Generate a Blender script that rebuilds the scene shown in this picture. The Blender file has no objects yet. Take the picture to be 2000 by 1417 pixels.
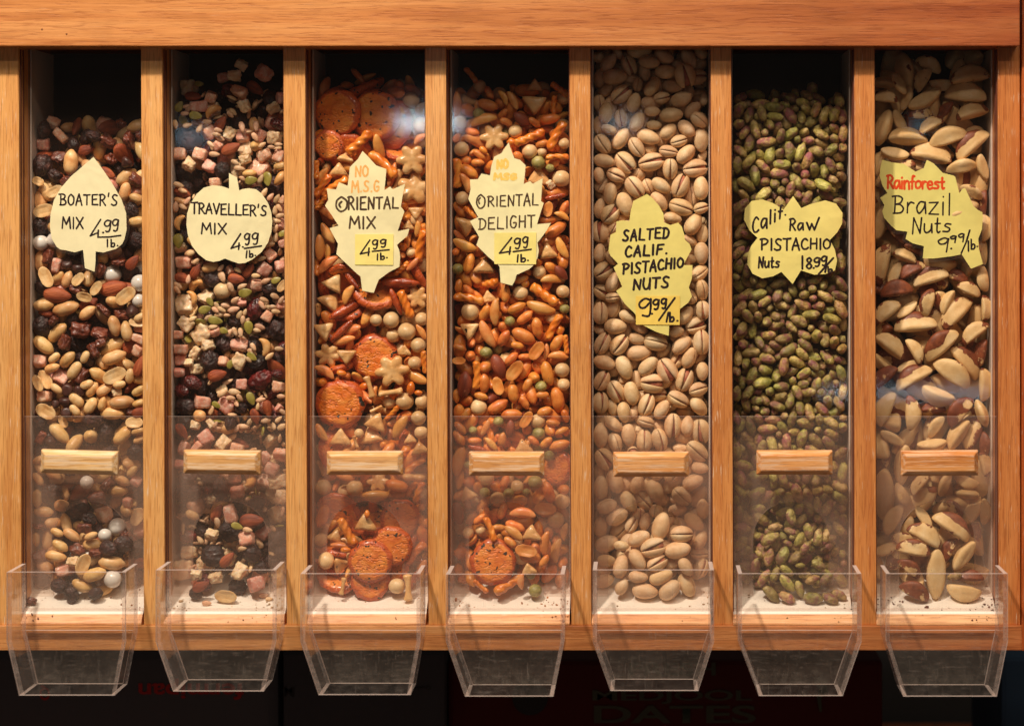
import bpy, bmesh, math, random
from mathutils import Vector, Matrix, Quaternion, noise as mnoise
from mathutils.geometry import tessellate_polygon

# ------------------------------------------------------------------ scene, camera, light
scene = bpy.context.scene
COL = scene.collection
S = 0.00036                 # metres per photograph pixel on the plane of the post fronts
D = 1.6                     # camera distance from that plane
XC, ZC = (1250 - 1000) * S, (708.5 - 430) * S


def WX(px, y=0.0):
    return XC + (px - 1250) * S * (D + y) / D


def WZ(py, y=0.0):
    return ZC - (py - 430) * S * (D + y) / D


def P3(px, py, y=0.0):
    return Vector((WX(px, y), y, WZ(py, y)))


cam_d = bpy.data.cameras.new('camera')
cam = bpy.data.objects.new('camera', cam_d)
COL.objects.link(cam)
cam.location = (XC, -D, ZC)
cam.rotation_euler = (math.radians(90), 0, 0)
cam_d.sensor_width = 36
cam_d.lens = 36 * D / (2000 * S)
cam_d.shift_x = -250 / 2000
cam_d.shift_y = -278.5 / 2000
cam_d.clip_start = 0.05
cam_d.clip_end = 60
cam_d.dof.use_dof = True
cam_d.dof.focus_distance = D + 0.022
cam_d.dof.aperture_fstop = 4.5
scene.camera = cam

world = bpy.data.worlds.new('World')
scene.world = world
world.use_nodes = True
world.node_tree.nodes['Background'].inputs['Color'].default_value = (1.0, 0.83, 0.68, 1)
world.node_tree.nodes['Background'].inputs['Strength'].default_value = 0.06


def area(name, loc, target, size, size_y, watts, col):
    l = bpy.data.lights.new(name, 'AREA')
    l.shape = 'RECTANGLE'
    l.size, l.size_y, l.energy, l.color = size, size_y, watts, col
    o = bpy.data.objects.new(name, l)
    COL.objects.link(o)
    o.location = loc
    o.rotation_euler = (Vector(target) - Vector(loc)).to_track_quat('-Z', 'Y').to_euler()
    return o


# the shop's ceiling spots: one high on the left, one lower and further out; plus an added wide fill to soften shadows
area('ceiling_spot', (-0.62, -1.15, 1.72), (0.0, 0, 0.05), 0.09, 0.09, 43.0, (1.0, 0.885, 0.745))
area('ceiling_spot', (0.10, -1.75, 1.35), (0.0, 0, 0), 0.07, 0.07, 4.5, (1.0, 0.86, 0.70))
area('soft_fill', (0.25, -1.35, 1.95), (0.0, 0, 0), 2.6, 0.6, 40.0, (1.0, 0.86, 0.70))


def mirror_lamp(name, px, py, hw, hh, dist, watts, col):
    """a far lamp of the shop, hung where the panes mirror it at this place"""
    P = P3(px, py, 0.022)
    V = Vector((XC, 2 * 0.022 + D, ZC))           # mirrored eye
    d = (P - V)
    k = (0.022 + D + dist) / (0.022 + D)
    loc = V + d * k
    area(name, loc, P, 2 * hw * S * k, 2 * hh * S * k, watts, col)


mirror_lamp('shop_lamp', 836, 240, 64, 12, 2.6, 0.27, (0.78, 0.92, 1.0))
mirror_lamp('shop_lamp', 350, 266, 60, 16, 2.6, 0.035, (0.5, 0.8, 1.0))
mirror_lamp('shop_lamp', 1215, 241, 34, 11, 2.6, 0.022, (0.6, 0.85, 1.0))
mirror_lamp('shop_lamp', 1795, 247, 14, 10, 2.6, 0.006, (0.3, 0.8, 1.0))
mirror_lamp('shop_lamp', 1765, 766, 165, 6, 2.6, 0.11, (0.80, 0.90, 1.0))

scene.view_settings.view_transform = 'Standard'
scene.view_settings.look = 'None'
scene.view_settings.gamma = 1
scene.view_settings.exposure = 0.04
scene.view_settings.use_curve_mapping = False
scene.render.engine = 'CYCLES'
cy = scene.cycles
cy.max_bounces = 10
cy.diffuse_bounces = 5
cy.glossy_bounces = 3
cy.transmission_bounces = 4
cy.transparent_max_bounces = 40
cy.use_denoising = True
cy.caustics_reflective = False
cy.caustics_refractive = False
cy.sample_clamp_indirect = 4


# ------------------------------------------------------------------ small helpers
def lin(c):
    def f(v):
        v /= 255.0
        return v / 12.92 if v <= 0.04045 else ((v + 0.055) / 1.055) ** 2.4
    return (f(c[0]), f(c[1]), f(c[2]), 1.0)


def tag(o, label=None, cat=None, group=None, kind=None):
    if label: o['label'] = label
    if cat: o['category'] = cat
    if group: o['group'] = group
    if kind: o['kind'] = kind
    return o


def obj(name, mesh, mat=None, parent=None, loc=None):
    o = bpy.data.objects.new(name, mesh)
    COL.objects.link(o)
    if mat is not None and not mesh.materials:
        for m in (mat if isinstance(mat, (list, tuple)) else [mat]):
            mesh.materials.append(m)
    if loc is not None: o.location = loc
    if parent is not None: o.parent = parent
    return o


def empty(name, loc=(0, 0, 0)):
    o = bpy.data.objects.new(name, None)
    o.empty_display_size = 0.01
    COL.objects.link(o)
    o.location = loc
    return o


def mesh_of(name, verts, faces, mi=None, smooth=False):
    me = bpy.data.meshes.new(name)
    me.from_pydata([tuple(v) for v in verts], [], faces)
    if mi: me.polygons.foreach_set('material_index', mi)
    if smooth: me.polygons.foreach_set('use_smooth', [True] * len(me.polygons))
    me.update()
    return me


def prism(name, pts, y0, y1, edge_slot=0, bevel=0.0):
    """outline pts (x, z) counter-clockwise seen from the front, given a thickness from y0 to y1"""
    n = len(pts)
    tris = tessellate_polygon([[Vector((p[0], p[1], 0)) for p in pts]])
    v = [(p[0], y0, p[1]) for p in pts] + [(p[0], y1, p[1]) for p in pts]
    f, mi = [], []
    for t in tris:
        a, b, c = t
        ar = (pts[b][0] - pts[a][0]) * (pts[c][1] - pts[a][1]) - (pts[c][0] - pts[a][0]) * (pts[b][1] - pts[a][1])
        if ar < 0: a, b, c = a, c, b
        f.append((a, b, c)); mi.append(0)
        f.append((a + n, c + n, b + n)); mi.append(0)
    for i in range(n):
        j = (i + 1) % n
        f.append((i, i + n, j + n, j)); mi.append(edge_slot)
    me = mesh_of(name, v, f, mi)
    bm = bmesh.new(); bm.from_mesh(me)
    bmesh.ops.recalc_face_normals(bm, faces=bm.faces)
    bm.to_mesh(me); bm.free()
    return me


def hexa(name, c, bevel=0.0, edge_slot=None):
    """box from 8 corners: front bl, br, tr, tl, then back bl, br, tr, tl"""
    me = bpy.data.meshes.new(name)
    bm = bmesh.new()
    v = [bm.verts.new(p) for p in c]
    fs = [(0, 1, 2, 3), (5, 4, 7, 6), (4, 0, 3, 7), (1, 5, 6, 2), (3, 2, 6, 7), (4, 5, 1, 0)]
    for k, f in enumerate(fs):
        q = bm.faces.new([v[i] for i in f])
        if edge_slot is not None and k in edge_slot: q.material_index = 1
    bmesh.ops.recalc_face_normals(bm, faces=bm.faces)
    if bevel: bmesh.ops.bevel(bm, geom=bm.edges[:], offset=bevel, segments=2, affect='EDGES', profile=0.6)
    bm.to_mesh(me); bm.free()
    return me


def box(name, x0, x1, y0, y1, z0, z1, bevel=0.0, edge_slot=None):
    return hexa(name, [(x0, y0, z0), (x1, y0, z0), (x1, y0, z1), (x0, y0, z1),
                       (x0, y1, z0), (x1, y1, z0), (x1, y1, z1), (x0, y1, z1)], bevel, edge_slot)


# ------------------------------------------------------------------ materials
class NT:
    def __init__(self, name):
        self.m = bpy.data.materials.new(name)
        self.m.use_nodes = True
        self.t = self.m.node_tree
        self.t.nodes.clear()
        self.out = self.n('ShaderNodeOutputMaterial')

    def n(self, kind, **kw):
        nd = self.t.nodes.new(kind)
        for k, v in kw.items():
            setattr(nd, k, v)
        return nd

    def l(self, a, b): self.t.links.new(a, b)

    def val(self, inp, v):
        if hasattr(v, 'is_output') or isinstance(v, bpy.types.NodeSocket): self.l(v, inp)
        else: inp.default_value = v

    def math(self, op, a, b=0.0, clamp=False):
        nd = self.n('ShaderNodeMath', operation=op, use_clamp=clamp)
        self.val(nd.inputs[0], a); self.val(nd.inputs[1], b)
        return nd.outputs[0]

    def mix(self, fac, a, b, mode='MIX'):
        nd = self.n('ShaderNodeMix', data_type='RGBA', blend_type=mode)
        self.val(nd.inputs[0], fac); self.val(nd.inputs[6], a); self.val(nd.inputs[7], b)
        return nd.outputs[2]

    def ramp(self, fac, *stops):
        nd = self.n('ShaderNodeValToRGB')
        e = nd.color_ramp.elements
        while len(e) < len(stops): e.new(0.5)
        for i, (p, c) in enumerate(stops):
            e[i].position = p
            e[i].color = c if len(c) == 4 else (*c, 1)
        self.val(nd.inputs[0], fac)
        return nd.outputs[0]

    def coords(self, scale=(1, 1, 1)):
        tc = self.n('ShaderNodeTexCoord')
        mp = self.n('ShaderNodeMapping')
        mp.inputs['Scale'].default_value = scale
        self.l(tc.outputs['Object'], mp.inputs['Vector'])
        return mp.outputs[0]

    def rnd(self):
        if not hasattr(self, '_r'):
            oi = self.n('ShaderNodeObjectInfo'); ge = self.n('ShaderNodeNewGeometry')
            s = self.math('ADD', oi.outputs['Random'], ge.outputs['Random Per Island'])
            self._r = self.math('FRACT', s)
        return self._r

    def noise(self, vec, scale, detail=3, rough=0.55, w=None, distort=0.0):
        nd = self.n('ShaderNodeTexNoise', noise_dimensions='4D' if w is not None else '3D')
        self.l(vec, nd.inputs['Vector'])
        nd.inputs['Scale'].default_value = scale
        nd.inputs['Detail'].default_value = detail
        nd.inputs['Roughness'].default_value = rough
        nd.inputs['Distortion'].default_value = distort
        if w is not None: self.val(nd.inputs['W'], w)
        return nd.outputs['Fac']

    def bump(self, h, strength, dist):
        b = self.n('ShaderNodeBump')
        b.inputs['Strength'].default_value = strength
        b.inputs['Distance'].default_value = dist
        self.l(h, b.inputs['Height'])
        return b.outputs[0]

    def bsdf(self, color, rough=0.5, normal=None, coat=0.0, spec=0.5, sss=0.0, sss_r=(0.004, 0.002, 0.001), coat_rough=0.15):
        b = self.n('ShaderNodeBsdfPrincipled')
        self.val(b.inputs['Base Color'], color)
        self.val(b.inputs['Roughness'], rough)
        b.inputs['Specular IOR Level'].default_value = spec
        b.inputs['Coat Weight'].default_value = coat
        b.inputs['Coat Roughness'].default_value = coat_rough
        if sss:
            b.inputs['Subsurface Weight'].default_value = sss
            b.inputs['Subsurface Radius'].default_value = sss_r
            b.inputs['Subsurface Scale'].default_value = 1.0
        if normal is not None: self.l(normal, b.inputs['Normal'])
        return b.outputs[0]

    def done(self, sh):
        self.l(sh, self.out.inputs['Surface'])
        return self.m


def food(name, cols, scale=120, rough=0.45, bump=(0.25, 900, 0.0004), spots=None, coat=0.0, jitter=0.25,
         stretch=(1, 1, 1), detail=4, sss=0.0, hue=0.0, second=None, spec=0.5):
    """cols: two or three sRGB tones mixed by noise; spots: (scale, threshold, sRGB); second: (scale, lo, hi, sRGB)"""
    t = NT(name)
    r = t.rnd()
    w = t.math('MULTIPLY', r, 57.0)
    v = t.coords(stretch)
    f = t.noise(v, scale, detail, 0.6, w)
    st = [(0.32 + 0.36 * i / (len(cols) - 1), lin(c)) for i, c in enumerate(cols)]
    c = t.ramp(f, *st)
    if second:
        f2 = t.noise(v, second[0], 4, 0.6, t.math('ADD', w, 13.0))
        m2 = t.ramp(f2, (second[1], (0, 0, 0)), (second[2], (1, 1, 1)))
        c = t.mix(m2, c, lin(second[3]))
    if spots:
        f3 = t.noise(v, spots[0], 2, 0.5, t.math('ADD', w, 31.0))
        m3 = t.ramp(f3, (spots[1], (0, 0, 0)), (spots[1] + 0.02, (1, 1, 1)))
        c = t.mix(m3, c, lin(spots[2]))
    # piece to piece tone
    hs = t.n('ShaderNodeHueSaturation')
    wn = t.n('ShaderNodeTexWhiteNoise', noise_dimensions='1D')
    t.l(t.math('MULTIPLY', r, 913.0), wn.inputs['W'])
    t.val(hs.inputs['Value'], t.math('ADD', t.math('MULTIPLY', wn.outputs['Value'], jitter), 1 - jitter * 0.62))
    if hue:
        t.val(hs.inputs['Hue'], t.math('ADD', t.math('MULTIPLY', r, hue), 0.5 - hue / 2))
    t.l(c, hs.inputs['Color'])
    nrm = None
    if bump:
        h = t.noise(t.coords((1, 1, 1)) if stretch == (1, 1, 1) else v, bump[1], 4, 0.62, w)
        nrm = t.bump(h, bump[0], bump[2])
    ro = t.math('ADD', t.math('MULTIPLY', f, 0.25), rough - 0.12)
    return t.done(t.bsdf(hs.outputs[0], ro, nrm, coat, spec, sss))


def wood(name, dark, base, light, axis='z', seed=0.0, rough=0.42, flecks=0.0, coat=0.2, worn=0.0, far=None):
    t = NT(name)

    def grain(k):
        v = t.coords({'x': (k, 1, 1), 'y': (1, k, 1), 'z': (1, 1, k)}[axis])
        va = t.n('ShaderNodeVectorMath', operation='ADD'); t.l(v, va.inputs[0]); va.inputs[1].default_value = (seed, seed * 1.7, seed * 0.6)
        return va.outputs[0]
    v = grain(0.06)
    g1 = t.noise(v, 85, 4, 0.55, distort=0.5)                  # broad figure
    g2 = t.noise(grain(0.025), 1100, 4, 0.6, distort=0.2)     # fine grain lines
    g3 = t.noise(grain(0.05), 1050, 3, 0.55, distort=0.5)     # open pores, short dashes
    c = t.ramp(g1, (0.28, lin(dark)), (0.5, lin(base)), (0.74, lin(light)))
    if far:                                                     # blends to the redder, darker far tones towards the right
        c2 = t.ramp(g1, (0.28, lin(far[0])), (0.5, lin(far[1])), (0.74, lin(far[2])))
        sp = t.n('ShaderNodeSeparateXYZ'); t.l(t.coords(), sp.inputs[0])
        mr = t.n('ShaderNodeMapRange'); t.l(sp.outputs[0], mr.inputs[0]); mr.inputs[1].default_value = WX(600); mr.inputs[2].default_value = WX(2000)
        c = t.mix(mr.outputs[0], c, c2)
    c = t.mix(0.45, c, t.ramp(g2, (0.34, (0.62, 0.56, 0.5)), (0.58, (1.06, 1.06, 1.06))), 'MULTIPLY')
    pore = t.ramp(g3, (0.37, (0, 0, 0)), (0.48, (1, 1, 1)))
    c = t.mix(0.5, c, t.mix(pore, (0.52, 0.34, 0.22, 1), (1, 1, 1, 1)), 'MULTIPLY')
    blot = t.noise(t.coords((1, 1, 1)), 26 + seed % 7, 3, 0.5)
    c = t.mix(t.ramp(blot, (0.55, (0, 0, 0)), (0.8, (0.3, 0.3, 0.3))), c, lin([q * 0.78 for q in dark]))
    if flecks:
        g4 = t.noise(grain(0.05), 1500 + seed, 2, 0.5)
        big = t.noise(t.coords((1, 1, 1)), 60, 2, 0.5)
        m4 = t.math('MULTIPLY', t.ramp(g4, (0.62, (0, 0, 0)), (0.70, (1, 1, 1))), t.ramp(big, (0.45, (0, 0, 0)), (0.6, (1, 1, 1))))
        c = t.mix(t.math('MULTIPLY', m4, flecks), c, lin((236, 208, 178)))
    if worn:
        g5 = t.noise(grain(0.05), 420, 4, 0.7)
        c = t.mix(t.ramp(g5, (0.48, (0, 0, 0)), (0.57, (worn, worn, worn))), c, lin((250, 232, 206)))
    h = t.math('ADD', t.math('MULTIPLY', g2, 0.5), pore)
    nrm = t.bump(h, 0.22, 0.0003)
    return t.done(t.bsdf(c, t.math('ADD', t.math('MULTIPLY', g2, 0.25), rough - 0.12), nrm, coat, 0.4))


def acrylic(name, dust=0.03, bottom=0.0, scratch=0.0, tint=(0.985, 0.976, 0.966), z0=0.0, z1=0.1, gl_rough=0.03, dustcol=(0.9, 0.74, 0.6), haze=None):
    """clear plastic sheet: it lets light straight through, mirrors at its front faces and carries dust and scratches"""
    t = NT(name)
    tr = t.n('ShaderNodeBsdfTransparent'); tr.inputs['Color'].default_value = (*tint, 1)
    gl = t.n('ShaderNodeBsdfGlossy'); gl.inputs['Roughness'].default_value = gl_rough
    fr = t.n('ShaderNodeFresnel'); fr.inputs['IOR'].default_value = 1.49
    ge = t.n('ShaderNodeNewGeometry')
    f = t.math('MULTIPLY', fr.outputs[0], t.math('SUBTRACT', 1.0, ge.outputs['Backfacing']))
    mx = t.n('ShaderNodeMixShader'); t.l(f, mx.inputs[0]); t.l(tr.outputs[0], mx.inputs[1]); t.l(gl.outputs[0], mx.inputs[2])
    v = t.coords()
    df = t.n('ShaderNodeBsdfDiffuse'); df.inputs['Color'].default_value = (*dustcol, 1)
    tl = t.n('ShaderNodeBsdfTranslucent'); tl.inputs['Color'].default_value = (*dustcol, 1)
    dm = t.n('ShaderNodeMixShader'); dm.inputs[0].default_value = 0.35
    t.l(df.outputs[0], dm.inputs[1]); t.l(tl.outputs[0], dm.inputs[2])
    n1 = t.noise(v, 38, 5, 0.65)
    amount = t.math('MULTIPLY', t.ramp(n1, (0.3, (0.35,) * 3), (0.7, (1.4, 1.4, 1.4))), dust)
    specks = t.noise(v, 900, 2, 0.5)
    amount = t.math('ADD', amount, t.math('MULTIPLY', t.ramp(specks, (0.74, (0, 0, 0)), (0.78, (1, 1, 1))), min(0.5, dust * 5)))
    if scratch:
        for sc, rot in (((9, 1, 160), 0.5), ((150, 1, 7), -0.35), ((11, 1, 120), -1.1)):
            mp = t.n('ShaderNodeMapping'); mp.inputs['Scale'].default_value = sc; mp.inputs['Rotation'].default_value = (0, rot, 0)
            t.l(v, mp.inputs['Vector'])
            s = t.noise(mp.outputs[0], 9, 2, 0.5, distort=0.2)
            amount = t.math('ADD', amount, t.math('MULTIPLY', t.ramp(s, (0.66, (0, 0, 0)), (0.70, (1, 1, 1))), scratch))
    if bottom:
        sp = t.n('ShaderNodeSeparateXYZ'); t.l(v, sp.inputs[0])
        mr = t.n('ShaderNodeMapRange'); t.l(sp.outputs[2], mr.inputs[0])
        mr.inputs[1].default_value = z1; mr.inputs[2].default_value = z0; mr.inputs[3].default_value = 0; mr.inputs[4].default_value = 1
        n2 = t.noise(v, 170, 6, 0.75)
        amount = t.math('ADD', amount, t.math('MULTIPLY', t.math('MULTIPLY', mr.outputs[0], t.ramp(n2, (0.42, (0, 0, 0)), (0.75, (1, 1, 1)))), bottom))
    if haze:
        sp = t.n('ShaderNodeSeparateXYZ'); t.l(v, sp.inputs[0])
        mr = t.n('ShaderNodeMapRange', interpolation_type='SMOOTHSTEP'); t.l(sp.outputs[2], mr.inputs[0])
        mr.inputs[1].default_value = haze[0]; mr.inputs[2].default_value = haze[1]; mr.inputs[3].default_value = 0; mr.inputs[4].default_value = 1
        n3 = t.noise(v, 24, 4, 0.6)
        amount = t.math('ADD', amount, t.math('MULTIPLY', t.math('MULTIPLY', mr.outputs[0], t.ramp(n3, (0.3, (0.6,) * 3), (0.7, (1.3,) * 3))), haze[2]))
    amount = t.math('MINIMUM', amount, 0.8)
    fx = t.n('ShaderNodeMixShader'); t.l(amount, fx.inputs[0]); t.l(mx.outputs[0], fx.inputs[1]); t.l(dm.outputs[0], fx.inputs[2])
    return t.done(fx.outputs[0])


def acrylic_edge(name, body=0.4, glued=0.0, col=(0.95, 0.78, 0.70)):
    t = NT(name)
    v = t.coords()
    tr = t.n('ShaderNodeBsdfTransparent'); tr.inputs['Color'].default_value = (0.9, 0.86, 0.84, 1)
    df = t.n('ShaderNodeBsdfDiffuse'); tl = t.n('ShaderNodeBsdfTranslucent')
    for b in (df, tl): b.inputs['Color'].default_value = (*col, 1)
    gl = t.n('ShaderNodeBsdfGlossy'); gl.inputs['Roughness'].default_value = 0.22
    n = t.noise(v, 260, 5, 0.7)
    m1 = t.n('ShaderNodeMixShader'); m1.inputs[0].default_value = 0.45; t.l(df.outputs[0], m1.inputs[1]); t.l(tl.outputs[0], m1.inputs[2])
    m2 = t.n('ShaderNodeMixShader'); m2.inputs[0].default_value = 0.16; t.l(m1.outputs[0], m2.inputs[1]); t.l(gl.outputs[0], m2.inputs[2])
    fac = t.math('MULTIPLY', t.ramp(n, (0.35, (1 - glued,) * 3), (0.62, (1, 1, 1))), body)
    m3 = t.n('ShaderNodeMixShader'); t.l(fac, m3.inputs[0]); t.l(tr.outputs[0], m3.inputs[1]); t.l(m2.outputs[0], m3.inputs[2])
    return t.done(m3.outputs[0])


def paper(name, col, var=0.03):
    t = NT(name)
    v = t.coords()
    n = t.noise(v, 70, 4, 0.6)
    c = t.mix(t.ramp(n, (0.3, (0, 0, 0)), (0.7, (1, 1, 1))), lin([x * (1 - var) for x in col]), lin([min(255, x * (1 + var)) for x in col]))
    f = t.math('ADD', t.math('MULTIPLY', t.noise(v, 2600, 3, 0.6), 0.06), t.noise(v, 34, 2, 0.5, distort=0.6))
    return t.done(t.bsdf(c, 0.5, t.bump(f, 0.5, 0.0024), 0.0, 0.4))


def marker(name, col, thin):
    t = NT(name)
    n = t.noise(t.coords(), 420, 4, 0.65)
    return t.done(t.bsdf(t.mix(t.ramp(n, (0.45, (0, 0, 0)), (0.75, (1, 1, 1))), lin(col), lin(thin)), 0.45, None, 0, 0.4))


def plain(name, col, rough=0.5, spec=0.5, coat=0.0, mottled=0.0):
    t = NT(name)
    c = lin(col)
    if mottled:
        n = t.noise(t.coords(), 45, 5, 0.65)
        c = t.mix(t.ramp(n, (0.4, (0, 0, 0)), (0.75, (mottled,) * 3)), c, lin([v * 0.62 for v in col]))
        n = t.noise(t.coords(), 900, 2, 0.6)
        c = t.mix(t.ramp(n, (0.68, (0, 0, 0)), (0.74, (0.5, 0.5, 0.5))), c, lin((150, 95, 60)))
    return t.done(t.bsdf(c, rough, None, coat, spec))


def cracker(name):
    t = NT(name)
    r = t.rnd(); w = t.math('MULTIPLY', r, 57.0)
    v = t.coords((1, 1, 1.7))
    c = t.ramp(t.noise(v, 70, 4, 0.6, w), (0.3, lin((214, 98, 28))), (0.5, lin((238, 132, 44))), (0.72, lin((246, 164, 74))))
    sp = t.n('ShaderNodeSeparateXYZ'); t.l(t.coords(), sp.inputs[0])
    rad = t.math('SQRT', t.math('ADD', t.math('POWER', sp.outputs[0], 2.0), t.math('POWER', sp.outputs[2], 2.0)))
    rim = t.math('ADD', t.math('MULTIPLY', rad, 1 / 0.018), t.math('MULTIPLY', t.noise(t.coords(), 130, 4, 0.6, w), 0.35))
    c = t.mix(t.ramp(rim, (0.95, (0, 0, 0)), (1.2, (0.8, 0.8, 0.8))), c, lin((188, 70, 24)))
    blister = t.noise(t.coords(), 170, 3, 0.55, w)
    c = t.mix(t.ramp(blister, (0.56, (0, 0, 0)), (0.72, (0.6, 0.6, 0.6))), c, lin((196, 78, 26)))
    sd = t.noise(t.coords(), 270, 1, 0.5, w)
    seed_ = t.ramp(sd, (0.655, (0, 0, 0)), (0.67, (1, 1, 1)))
    c = t.mix(seed_, c, lin((40, 34, 24)))
    crack = t.math('ABSOLUTE', t.math('SUBTRACT', t.noise(v, 95, 3, 0.55, w), 0.5))
    h = t.math('ADD', t.math('MULTIPLY', t.ramp(crack, (0.0, (0, 0, 0)), (0.05, (1, 1, 1))), 0.35), t.math('MULTIPLY', t.noise(v, 210, 5, 0.65, w), 0.8))
    h = t.math('ADD', h, t.math('MULTIPLY', seed_, 0.3))
    return t.done(t.bsdf(c, t.math('ADD', t.math('MULTIPLY', blister, 0.3), 0.24), t.bump(h, 0.75, 0.0016), 0.35, 0.5))


M = {}
# foods (sRGB tones as seen under the lamps)
M['A'] = food('peanut_skinless', [(214, 152, 88), (234, 184, 120), (244, 206, 150)], 140, 0.46, (0.2, 700, 0.0004), (900, 0.71, (150, 92, 48)), 0.12, 0.3, hue=0.02)
M['B'] = food('peanut_cut_face', [(220, 164, 100), (240, 198, 138), (246, 214, 162)], 160, 0.45, (0.3, 600, 0.0005), None, 0.1, 0.22)
M['C'] = food('almond_skin', [(98, 36, 18), (156, 70, 34), (194, 104, 58)], 160, 0.55, (1.0, 700, 0.0009), None, 0.0, 0.3, stretch=(0.16, 1, 1))
M['D'] = food('raisin_skin', [(24, 12, 12), (48, 24, 22), (84, 44, 36)], 260, 0.48, (1.0, 460, 0.0016), (1500, 0.70, (150, 110, 90)), 0.14, 0.6)
M['E'] = food('date_flesh', [(66, 26, 18), (112, 50, 32), (150, 84, 56)], 240, 0.4, (0.7, 500, 0.001), (1300, 0.69, (205, 165, 135)), 0.2, 0.5)
M['F'] = food('papaya_flesh', [(220, 138, 110), (236, 170, 142), (248, 214, 192)], 210, 0.5, (0.7, 700, 0.0008), (1000, 0.62, (250, 222, 204)), 0.1, 0.35, sss=0.2, hue=0.025)
M['G'] = food('yoghurt_coating', [(232, 226, 216), (240, 236, 228)], 60, 0.25, (0.04, 300, 0.0003), None, 0.4, 0.04)
M['H'] = food('chocolate', [(48, 26, 22), (74, 42, 36), (96, 60, 52)], 220, 0.42, (0.15, 500, 0.0004), (1600, 0.74, (150, 115, 100)), 0.1, 0.3)
M['I'] = food('cashew_flesh', [(222, 150, 78), (238, 176, 104), (246, 200, 136)], 130, 0.42, (0.2, 500, 0.0005), None, 0.15, 0.2)
M['J'] = food('sunflower_kernel', [(204, 152, 108), (228, 184, 142), (240, 206, 170)], 300, 0.48, (0.3, 1600, 0.0003), None, 0.0, 0.45, hue=0.03)
M['K'] = food('pumpkin_kernel', [(128, 118, 44), (158, 146, 62), (184, 170, 88)], 220, 0.4, (0.2, 900, 0.0003), (1200, 0.7, (110, 84, 50)), 0.15, 0.35)
M['L'] = food('pineapple_flesh', [(222, 180, 130), (240, 206, 162), (248, 228, 196)], 200, 0.45, (0.7, 480, 0.001), (1300, 0.68, (255, 244, 224)), 0.15, 0.25, sss=0.25)
M['M'] = food('cranberry_skin', [(48, 10, 12), (92, 22, 22), (136, 40, 34)], 240, 0.28, (1.0, 420, 0.0016), None, 0.22, 0.5)
M['N'] = cracker('soy_glazed_cracker')
M['O'] = food('pale_glazed_cracker', [(214, 154, 90), (234, 182, 116), (244, 204, 146)], 95, 0.3, (0.35, 330, 0.0008), (1500, 0.72, (160, 104, 56)), 0.4, 0.18)
M['P'] = food('orange_glazed_cracker', [(214, 104, 26), (238, 136, 42), (246, 168, 72)], 130, 0.3, (0.4, 600, 0.0006), None, 0.4, 0.2)
M['Q'] = food('speckled_coating', [(214, 172, 116), (232, 194, 140), (242, 212, 164)], 110, 0.42, (0.2, 800, 0.0004), (850, 0.715, (92, 66, 36)), 0.1, 0.16)
M['R'] = food('toasted_cracker', [(218, 130, 60), (238, 156, 80), (244, 182, 108)], 120, 0.4, (0.35, 500, 0.0007), (1500, 0.73, (150, 90, 44)), 0.2, 0.26, hue=0.03)
M['S'] = food('chilli_glazed_cracker', [(136, 46, 16), (178, 70, 26), (208, 98, 42)], 120, 0.24, (0.85, 420, 0.0011), (420, 0.66, (34, 28, 20)), 0.55, 0.2)
M['T'] = food('seaweed_speckled_cracker', [(214, 152, 88), (234, 182, 118), (244, 208, 152)], 110, 0.32, (0.5, 420, 0.0009), (230, 0.70, (44, 40, 30)), 0.35, 0.2)
M['U'] = M['P']
M['V'] = food('dried_pea', [(120, 116, 56), (166, 156, 86), (200, 184, 122)], 230, 0.45, (0.8, 380, 0.001), None, 0.1, 0.35)
M['W'] = food('spiced_peanut_skin', [(208, 110, 42), (232, 140, 60), (242, 168, 86)], 150, 0.44, (0.3, 700, 0.0005), (1100, 0.69, (150, 60, 22)), 0.2, 0.32, hue=0.02)
M['X'] = food('spiced_peanut_cut', [(216, 122, 50), (236, 150, 70), (242, 176, 98)], 150, 0.4, (0.35, 600, 0.0005), None, 0.2, 0.25)
M['a'] = food('smoked_almond_skin', [(108, 44, 26), (144, 66, 40), (170, 92, 60)], 100, 0.5, (0.6, 800, 0.0006), (1200, 0.70, (196, 130, 96)), 0.05, 0.25, stretch=(0.25, 1, 1))
M['n'] = M['O']
M['shell'] = food('pistachio_shell', [(216, 170, 120), (234, 196, 148), (244, 216, 176)], 110, 0.55, (0.5, 380, 0.0008), (700, 0.71, (182, 126, 80)), 0.02, 0.24, second=(110, 0.6, 0.8, (204, 148, 96)), hue=0.015)
M['shell_in'] = plain('pistachio_shell_inside', (206, 160, 112), 0.6)
M['kern'] = food('pistachio_skin', [(150, 76, 58), (196, 116, 88), (190, 140, 84)], 200, 0.5, (0.5, 700, 0.0006), None, 0.0, 0.3)
M['Z'] = food('pistachio_kernel', [(118, 108, 48), (178, 158, 80), (228, 204, 136)], 190, 0.45, (1.0, 420, 0.0016), (1300, 0.68, (112, 70, 52)), 0.05, 0.6, second=(150, 0.475, 0.60, (158, 104, 90)), hue=0.07)


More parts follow.
